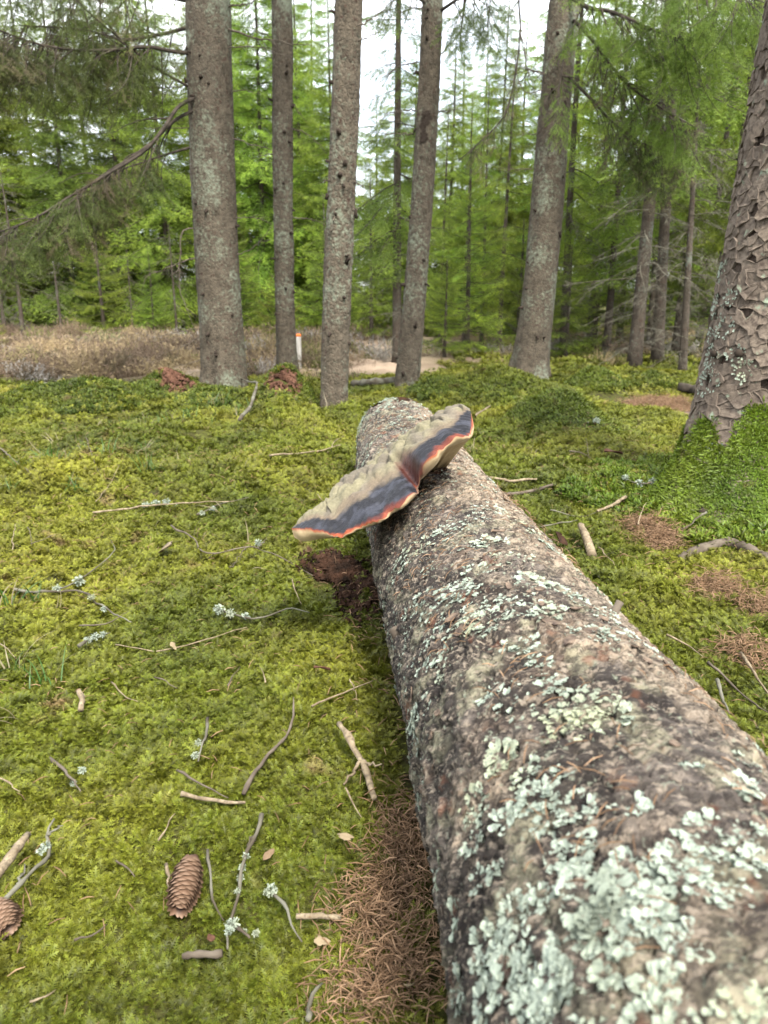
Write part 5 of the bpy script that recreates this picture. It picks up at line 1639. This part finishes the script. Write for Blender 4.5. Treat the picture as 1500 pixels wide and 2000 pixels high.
# ================================================================== SMALL THINGS ON THE FLOOR
rngS = np.random.default_rng(101)
def gpath(px, lift):
    return np.array([gp(u, v, lift) for (u, v) in px])
def lichen_ball(c, r, n, rng):
    d = rng.normal(size=(n, 3)); d /= np.linalg.norm(d, axis=1, keepdims=True)
    P = c + d * r * rng.uniform(.2, .8, (n, 1)) * np.array([1, 1, .7])
    t = np.cross(d, rng.normal(size=(n, 3))); t /= np.linalg.norm(t, axis=1, keepdims=True)
    ln = rng.uniform(.18, .48, n) * r
    return lobes(P, d, t * .7 + d * .6, ln, ln * .75, ln * .3, rng)
def twig(px, r, label, mat_='twig', lift=.026, lich=(), side=(), group=None, name='twig', cat='twig', ends=(1, .35), k=7, wob=.0042):
    P = gpath(px, lift)
    n = max(8, int(np.linalg.norm(np.diff(P, axis=0), axis=1).sum() / .012))
    Q = resample(P, min(n, 40))
    Q = Q + wob * np.stack([fbm(np.arange(len(Q)) * .35, 0, sd, 2, 7) for sd in rngS.uniform(0, 50, 3)], -1)
    rr = .88 * np.linspace(r * ends[0], r * ends[1], len(Q)) * (1 + .16 * rngS.normal(size=len(Q)))
    O = Q.mean(0)
    V, F = tube(Q, rr, k)
    if not lich and not side:
        return tag(obj(name, mesh(name, V - O, F, mats=[MAT[mat_]]), None, O), label, cat, group)
    o = thing(name, O, label, cat, group)
    obj('stem', mesh('stem', V - O, F, mats=[MAT[mat_]]), o)
    for sp in side:
        S = gpath(sp, lift); S2s = resample(S, 10)
        S2s += wob * rngS.normal(size=S2s.shape) * .4
        V, F = tube(S2s, np.linspace(r * .55, r * .2, 10), 5)
        obj('side_twig', mesh('side_twig', V - O, F, mats=[MAT[mat_]]), o)
    for (u, v, rp) in lich:
        c = gp(u, v, lift + .002); dep = project(c)[2]
        V, F, t = lichen_ball(c, rp * dep / FPX * .95, 95, rngS)
        obj('lichen_tuft', mesh('lichen_tuft', V - O, F, t, mats=[MAT['lichen']]), o)
    return o
TW_ = twig
TW_([(334, 1027), (373, 1048), (420, 1080), (481, 1069), (537, 1083), (611, 1125)], .0032, 'long crooked grey twig pointing at the hollow under the fungus', lich=[(505, 1060, 9)], side=[[(420, 1080), (405, 1090)], [(505, 1072), (522, 1050)], [(481, 1069), (452, 1105)]])
TW_([(28, 1150), (89, 1157), (145, 1155), (196, 1181), (254, 1216)], .0042, 'bowed grey twig with lichen clumps and a rising side shoot', 'grey_twig', lich=[(154, 1134), (120, 1148), (178, 1165), (200, 1188)] and [(154, 1134, 13), (110, 1150, 9), (178, 1166, 8), (203, 1190, 7)], side=[[(110, 1152), (154, 1133), (190, 1105), (215, 1085), (217, 1052)]])
TW_([(182, 999), (257, 992), (373, 982), (457, 978)], .004, 'straight pale stick with blue grey lichen across the moss', 'dead_wood', lich=[(285, 986, 8), (305, 982, 9), (325, 980, 9), (345, 979, 7)])
TW_([(386, 1006), (433, 983), (486, 971)], .0035, 'short lichen coated twig crossing the straight pale stick', 'grey_twig', lich=[(395, 1002, 7), (415, 993, 7)])
TW_([(415, 1190), (467, 1202), (509, 1209), (555, 1190), (602, 1197)], .0030, 'wavy twig with a thick lichen clump at one end', 'grey_twig', lich=[(428, 1190, 13), (450, 1198, 11), (480, 1203, 9)])
TW_([(154, 1260), (177, 1246), (217, 1234)], .0042, 'stubby lichen crusted stick half sunk in the moss', 'grey_twig', lich=[(172, 1250, 10), (185, 1243, 10), (200, 1239, 8)])
TW_([(308, 1272), (397, 1251), (481, 1225)], .0016, 'very thin straw coloured stem lying straight on the moss', 'dead_wood', ends=(1, .7))
TW_([(224, 1258), (299, 1272)], .0014, 'short thin straw stem touching the long straw stem', 'dead_wood', ends=(1, .7))
TW_([(154, 1222), (205, 1218), (252, 1195)], .0022, 'short bent brown twig below the bowed lichen twig')
TW_([(0, 875), (30, 900), (61, 924)], .004, 'dry stick lying in the grass at the rear of the moss')
TW_([(527, 889), (602, 884), (667, 870)], .0048, 'pale dry stick leading to the far end of the log', 'dead_wood', side=[[(640, 876), (655, 862), (672, 850)]])
TW_([(661, 1410), (684, 1448), (709, 1490), (733, 1559)], .0056, 'pale peeled forked stick beside the fallen log', 'dead_wood', ends=(1, .8), side=[[(707, 1487), (742, 1495)], [(706, 1488), (686, 1515), (669, 1535)]], lift=.036)
TW_([(675, 1535), (692, 1567), (707, 1597)], .0018, 'small straw coloured twig just under the forked peeled stick', 'dead_wood')
TW_([(576, 1362), (560, 1431), (512, 1490), (472, 1554)], .0030, 'long thin dark twig sloping through the moss', ends=(.6, 1.1))
TW_([(352, 1549), (411, 1559), (480, 1565)], .0032, 'light brown knob ended stick lying on the moss', 'dead_wood', ends=(1.3, .6))
TW_([(347, 1506), (395, 1527), (448, 1554)], .0022, 'brown twig running into the knob ended stick')
TW_([(408, 1399), (398, 1453), (386, 1490)], .0034, 'lichen spotted stick propped over a small dark hole', 'grey_twig', lich=[(388, 1450, 8), (382, 1475, 9)], lift=.040)
TW_([(99, 1479), (133, 1511), (157, 1543)], .0032, 'short grey brown stick with a lichen tuft beside it', lich=[(160, 1503, 9), (142, 1528, 7)])
TW_([(-20, 1722), (0, 1698), (55, 1631)], .0062, 'pale straight split stick cut off by the picture edge', 'dead_wood', ends=(1, .9), lift=.04)
TW_([(-15, 1782), (48, 1714), (96, 1661), (91, 1629), (109, 1597)], .0040, 'grey crooked twig with lichen tuft beside the pale split stick', 'grey_twig', lich=[(88, 1652, 11), (80, 1662, 9)], side=[[(35, 1728), (50, 1690)], [(91, 1632), (122, 1612)]], lift=.04)
TW_([(512, 1591), (499, 1634), (480, 1671), (464, 1746), (453, 1794), (443, 1853)], .0036, 'long twig thickly coated in pale green lichen', 'grey_twig', lich=[(480, 1672, 8), (474, 1695, 9), (470, 1715, 9), (464, 1740, 8), (453, 1806, 15), (447, 1818, 10)], side=[[(499, 1634), (478, 1652)]], lift=.04)
TW_([(408, 1661), (411, 1719), (421, 1762), (440, 1799)], .0026, 'thin grey twig between the spruce cone and lichen coated twig', 'grey_twig')
TW_([(531, 1741), (549, 1762), (571, 1799), (592, 1839)], .0030, 'pale twig with one round lichen tuft at its end', 'grey_twig', lich=[(527, 1740, 15)])
TW_([(576, 1789), (667, 1789)], .0036, 'smooth light brown stick lying on the needle litter', 'dead_wood', ends=(.9, 1))
TW_([(357, 1863), (432, 1858)], .0046, 'short thick brown stick in front of the spruce cone', ends=(.8, 1.1))
TW_([(325, 1685), (331, 1735)], .0030, 'brown stick standing beside the spruce cone', 'dead_wood')
TW_([(455, 1805), (490, 1832)], .0034, 'dark short stick with lichen bits near the lichen coated twig', lich=[(478, 1818, 7), (500, 1822, 8)])
TW_([(608, 1378), (660, 1356), (731, 1330)], .0026, 'light brown twig sloping up to the side of the log', 'dead_wood', side=[[(683, 1325), (692, 1348), (699, 1365)]])
TW_([(603, 1997), (613, 1949), (629, 1925)], .0040, 'grey stick end in the needle litter at the lower edge', 'grey_twig')
TW_([(157, 1350), (159, 1383)], .0050, 'small pale upright wood stub among green grass', 'dead_wood', ends=(1, .9), lift=.05)
TW_([(439, 723), (476, 740), (497, 770), (490, 793), (467, 814)], .010, 'pale bare branch curving down in front of the thick knotted trunk', 'grey_twig', lift=.10, ends=(.6, 1))
for (a, b) in (((168, 854), (200, 938)), ((187, 980), (233, 908)), ((24, 1073), (33, 1017)), ((54, 1030), (61, 1065)), ((61, 1062), (112, 1042)), ((0, 1253), (31, 1285)), ((621, 966), (649, 985)), ((300, 1320), (345, 1345)), ((220, 1330), (270, 1372)),
              ((0, 1520), (40, 1545)), ((570, 1130), (590, 1180)), ((450, 1110), (475, 1085)), ((310, 1640), (345, 1590)), ((520, 1330), (505, 1300)), ((150, 1840), (210, 1805)), ((60, 1960), (110, 1930)), ((230, 1680), (262, 1715)), ((445, 1340), (470, 1300))):
    c = ((a[0] + b[0]) / 2 + rngS.normal(0, 4), (a[1] + b[1]) / 2 + rngS.normal(0, 4))
    TW_([a, c, b], .0017, 'thin dry twig lying loose on the yellow green moss', 'twig' if rngS.uniform() < .5 else 'dead_wood', group='thin loose twigs on the moss')
# right of the log
TW_([(930, 810), (942, 802), (956, 793)], .0055, 'short pale stick behind the upper lobe of the fungus', 'dead_wood', lift=.06, ends=(1, .9))
TW_([(1112, 880), (1140, 886), (1162, 899)], .0030, 'thin dark bent twig on the moss right behind the log', side=[[(1150, 890), (1145, 856)]])
TW_([(956, 934), (1000, 938), (1048, 935)], .0060, 'pale wood splinter lying against the side of the log', 'dead_wood', ends=(1, .7))
TW_([(970, 968), (1028, 962), (1080, 946)], .0085, 'thick strip of dark bark and wood beside the log', 'twig', ends=(1, .5))
TW_([(1168, 998), (1195, 988), (1222, 975)], .0060, 'pale pointed wood splinter on moss near the mossy trunk foot', 'dead_wood', ends=(.8, 1))
TW_([(1216, 930), (1244, 944), (1308, 936)], .0036, 'lichen covered twig pointing at the mossy trunk foot', 'grey_twig', lich=[(1222, 933, 8), (1248, 944, 10), (1275, 940, 9), (1298, 937, 8)])
TW_([(1150, 825), (1172, 820), (1200, 817)], .0036, 'lichen covered twig on the mound behind the log', 'grey_twig', lich=[(1165, 821, 8), (1180, 819, 8)])
TW_([(1056, 1030), (1076, 1024), (1110, 1020), (1128, 1016)], .0028, 'thin twig arching from the log to the broken white stub', 'grey_twig', lift=.045)
TW_([(1076, 995), (1140, 1008), (1172, 996)], .0024, 'thin grey twig beside the pale pointed splinter', 'grey_twig')
TW_([(1248, 1024), (1252, 1004), (1262, 980)], .0020, 'thin pale stem rising from needle litter by the mossy foot', 'dead_wood', lift=.04)
TW_([(1304, 1238), (1340, 1256), (1372, 1280)], .0028, 'bent dry twig among moss at the right of the log', 'dead_wood')
TW_([(1398, 1328), (1412, 1360), (1428, 1392)], .0042, 'grey lichened stick close to the near side of the log', 'grey_twig')
TW_([(1448, 1276), (1475, 1315), (1505, 1358)], .0038, 'dry straight stick over brown litter at the right', 'dead_wood')
TW_([(1384, 1292), (1440, 1345), (1505, 1400)], .0030, 'long thin dark twig crossing brown litter at the right')
TW_([(1170, 1068), (1185, 1085), (1200, 1102)], .0024, 'short thin twig in front of the broken white stub', 'dead_wood')
TW_([(1380, 1000), (1352, 1020), (1330, 1034)], .0032, 'grey twig leaning on the mossy root of the big trunk', 'grey_twig', lift=.06)
# broken white stub of wood
c0 = gp(1156, 1084, .012); c1 = gp(1134, 1026, .045)
Pq = resample(np.array([c0, (c0 + c1) / 2 + [0, 0, .006], c1]), 22)
V, F = tube(Pq, .0125 * (1 + .04 * rngS.normal(size=22)) * np.linspace(1, .75, 22), 11)
V[:, 2] += .003 * fbm(V[:, 0] * 200, V[:, 1] * 60, 0, 2, 5)
tag(obj('wood_stub', mesh('wood_stub', V - c0, F, mats=[MAT['dead_wood']]), None, c0), 'broken pale rotten wood stub standing in the moss beside the log', 'wood piece')
# small dead log by the path and bleached log on the heath
Pq = resample(np.array([gp(1325, 756, .05), gp(1345, 760, .05), gp(1375, 768, .05)]), 14)
V, F = tube(Pq, .035 * (1 + .1 * rngS.normal(size=14)), 9)
tag(obj('dead_branch_log', mesh('dead_branch_log', V - Pq[0], F, mats=[MAT['limb']]), None, Pq[0]), 'dark short branch piece lying behind the big scaly trunk', 'branch')
Pq = resample(np.array([gp(690, 750, .03), gp(735, 746, .04), gp(778, 743, .03)]), 18)
V, F = tube(Pq, .03 * (1 + .12 * rngS.normal(size=18)), 9)
tag(obj('bleached_log', mesh('bleached_log', V - Pq[0], F, mats=[MAT['grey_twig']]), None, Pq[0]), 'bleached grey log lying between the two middle trunks', 'log')
# grey root breaking the moss in front of the big trunk
Pq = resample(np.array([gp(1330, 1088, .006), gp(1375, 1066, .016), gp(1425, 1056, .020), gp(1470, 1072, .016), gp(1515, 1100, .006)]), 40)
V, F = tube(Pq, .013 * (1 + .12 * rngS.normal(size=40)), 9)
V[:, 2] -= .006
ro = obj('root', mesh('root', V - GB, F, mats=[MAT['twig']]), big)
# marker post
pb = gp(585, 716); pt = PY(587, 652, pb[1])
hp = pt[2] - pb[2] + .1
po = thing('marker_post', pb, 'slim pale marker post with orange top beyond the slim trunk', 'post')
def post_mesh(name, w, z0, z1, m_, bev=.006):
    bw_ = w - bev
    ring = np.array([(-bw_, -w), (bw_, -w), (w, -bw_), (w, bw_), (bw_, w), (-bw_, w), (-w, bw_), (-w, -bw_)])
    lv = [(z0, .98), (z0 + .01, 1), (z1 - .01, 1), (z1, .8)]
    V = np.concatenate([np.concatenate([ring * f, np.full((8, 1), z)], 1) for z, f in lv] + [[[0, 0, z0], [0, 0, z1]]])
    j = np.arange(8); j2_ = (j + 1) % 8
    F = [np.concatenate([np.stack([q * 8 + j, q * 8 + j2_, q * 8 + 8 + j2_, q * 8 + 8 + j], -1) for q in range(3)]), np.stack([j2_, j, np.full(8, 32)], -1), np.stack([24 + j, 24 + j2_, np.full(8, 33)], -1)]
    return mesh(name, V, F, mats=[m_], smooth=False)
M = MT('weathered_post'); c_ = M.mix(M.rng(M.noise(M.scalev(M.coord('Object'), (8, 8, 1)), 6, 4), .3, .7), (.26, .24, .21), (.42, .40, .36))
MAT['post'] = M.bsdf(c_, .8, .2)
M = MT('orange_paint'); c_ = M.mix(M.rng(M.noise(M.coord('Object'), 40, 3), .4, .7), (.55, .14, .02), (.38, .11, .03))
MAT['orange'] = M.bsdf(c_, .6, .3)
obj('post', post_mesh('post', .024, -.1, hp - .1 - .026, MAT['post']), po)
obj('painted_top', post_mesh('painted_top', .025, hp - .1 - .026, hp - .1, MAT['orange']), po)
# ---- spruce cones
M = MT('cone_scale'); p_ = M.coord('Object')
c_ = M.mix(M.attr('t'), (.035, .016, .010), (.20, .130, .085))
c_ = M.mix(M.rng(M.rand(), 0, 1, 0, .35), c_, (.16, .09, .055))
MAT['scale'] = M.bsdf(c_, .6, .3)
us, vs2 = np.meshgrid(np.linspace(0, 1, 5), np.linspace(-1, 1, 5), indexing='ij')
wsc = np.array([.45, .85, 1.0, .86, .35])[:, None]
scX = us * 1.0 - .10 * vs2 ** 2 * us; scY = vs2 * wsc * .46; scZ = .10 * us ** 2 - .16 * vs2 ** 2 * wsc
scale_me = mesh('cone_scale', np.stack([scX, scY, scZ], -1).reshape(-1, 3), grid_faces(5, 5), (us ** 1.6).reshape(-1), mats=[MAT['scale']])
def spruce_cone(a, b, R0, label):
    """a: blunt stalk end, b: tip"""
    a, b = np.asarray(a), np.asarray(b)
    O = (a + b) / 2; O = np.array([O[0], O[1], O[2] - R0])
    o = thing('spruce_cone', O, label, 'cone')
    ax = b - a; L_ = np.linalg.norm(ax); ax = ax / L_
    prof = lambda f: R0 * (.35 + .75 * np.sin(np.pi * np.clip(f * .80 + .14, 0, 1)) ** .75)
    f = np.linspace(0, 1, 16)
    V, F = tube(a + ax * (f * L_)[:, None], prof(f) * .62 * np.sin(np.pi * np.clip(f * .9 + .06, 0, 1)) ** .5, 10)
    obj('core', mesh('cone_core', V - O, F, mats=[MAT['knot']]), o)
    side = np.cross(ax, [0, 0, 1.0]); side /= np.linalg.norm(side); up_ = np.cross(side, ax)
    NSc = 118
    for k in range(NSc):
        f_ = .02 + .96 * (k + .5) / NSc
        an = k * 2.399963
        nv = side * math.cos(an) + up_ * math.sin(an)
        p = a + ax * (f_ * L_) + nv * prof(f_) * .55
        open_ = .46 - .20 * f_
        d = ax * math.cos(open_) + nv * math.sin(open_)
        t2 = np.cross(nv, ax); n2 = np.cross(d, t2)
        sz = .0165 * (.62 + .5 * math.sin(math.pi * min(1, f_ * .9 + .15))) * rngS.uniform(.92, 1.08)
        c = obj('scale', scale_me, o)
        m = Matrix(((d[0], t2[0], n2[0], 0), (d[1], t2[1], n2[1], 0), (d[2], t2[2], n2[2], 0), (0, 0, 0, 1)))
        c.matrix_local = Matrix.Translation(Vector(p - O)) @ m @ Matrix.Scale(sz, 4)
    return o
spruce_cone(gp(376, 1672, .040), gp(350, 1772, .034), .0205, 'open brown spruce cone lying whole on the moss')
spruce_cone(gp(-22, 1760, .032), gp(12, 1806, .030), .0185, 'spruce cone cut off by the picture edge beside the pale split stick')
# ---- leaves and bark chips
def chip(u, v, Lp, Wp, ang, label, mat_='leaf', lift=.032, name='dead_leaf', cat='leaf', tilt=.25):
    c = gp(u, v, lift); dep = project(c)[2]
    L_, W_ = Lp * dep / FPX, Wp * dep / FPX * 1.5
    n = 9
    s_ = np.linspace(0, 1, n); w = W_ * .5 * np.sin(np.pi * np.clip(s_ * .96 + .02, 0, 1)) ** .7 * (1 + .12 * rngS.normal(size=n))
    rows = []
    for q in (-1, -.4, .4, 1):
        rows.append(np.stack([(s_ - .5) * L_, q * w, .10 * L_ * (q * q) + .05 * L_ * np.sin(s_ * 5 + q)], -1))
    T_ = np.stack(rows, 1)
    B2 = T_ - [0, 0, max(.0008, .02 * L_)]
    V = np.concatenate([T_.reshape(-1, 3), B2.reshape(-1, 3)])
    gf_ = grid_faces(n, 4); m = n * 4
    rimq = [[i * 4, (i + 1) * 4, (i + 1) * 4 + m, i * 4 + m] for i in range(n - 1)] + [[i * 4 + 3 + m, (i + 1) * 4 + 3 + m, (i + 1) * 4 + 3, i * 4 + 3] for i in range(n - 1)]
    F = [np.concatenate([gf_[:, ::-1], gf_ + m, np.array(rimq)])]
    o = obj(name, mesh(name, V, F, mats=[MAT[mat_]]), None, c)
    o.rotation_euler = (rngS.normal(0, tilt), rngS.normal(0, tilt) + .15, ang)
    return tag(o, label, cat)
chip(326, 1070, 40, 22, -.7, 'pinkish curled bark chip standing in a gap in the moss', 'dead_wood', name='bark_chip', cat='bark chip', tilt=.5)
chip(629, 1306, 34, 12, .3, 'reddish flat bark chip on the moss near the log', 'redlitter', name='bark_chip', cat='bark chip')
chip(675, 1634, 16, 22, 1.2, 'pale greenish round leaf at the edge of the needle litter')
chip(525, 1669, 30, 10, .9, 'narrow pale brown leaf beside the lichen coated twig')
chip(629, 1839, 32, 12, .1, 'pale oval leaf on the needle litter below the brown stick')
chip(800, 1925, 30, 14, 1.2, 'tan oval leaf on needle litter by the foot of the log')
chip(1198, 884, 40, 14, .2, 'flat red brown bark chip on the moss behind the log', 'redlitter', name='bark_chip', cat='bark chip')
chip(412, 1832, 16, 12, .5, 'small orange leaf scrap in front of the spruce cone', 'redlitter')
chip(338, 1262, 18, 8, -.5, 'tiny pale leaf next to the thin straw stem')
chip(1306, 984, 12, 10, .5, 'small pale leaf lying on the mossy foot of the big trunk', lift=.10)
chip(1095, 1052, 26, 22, 1.1, 'dark red brown bark curl lying against the log', 'rot', name='bark_chip', cat='bark chip', tilt=.6)
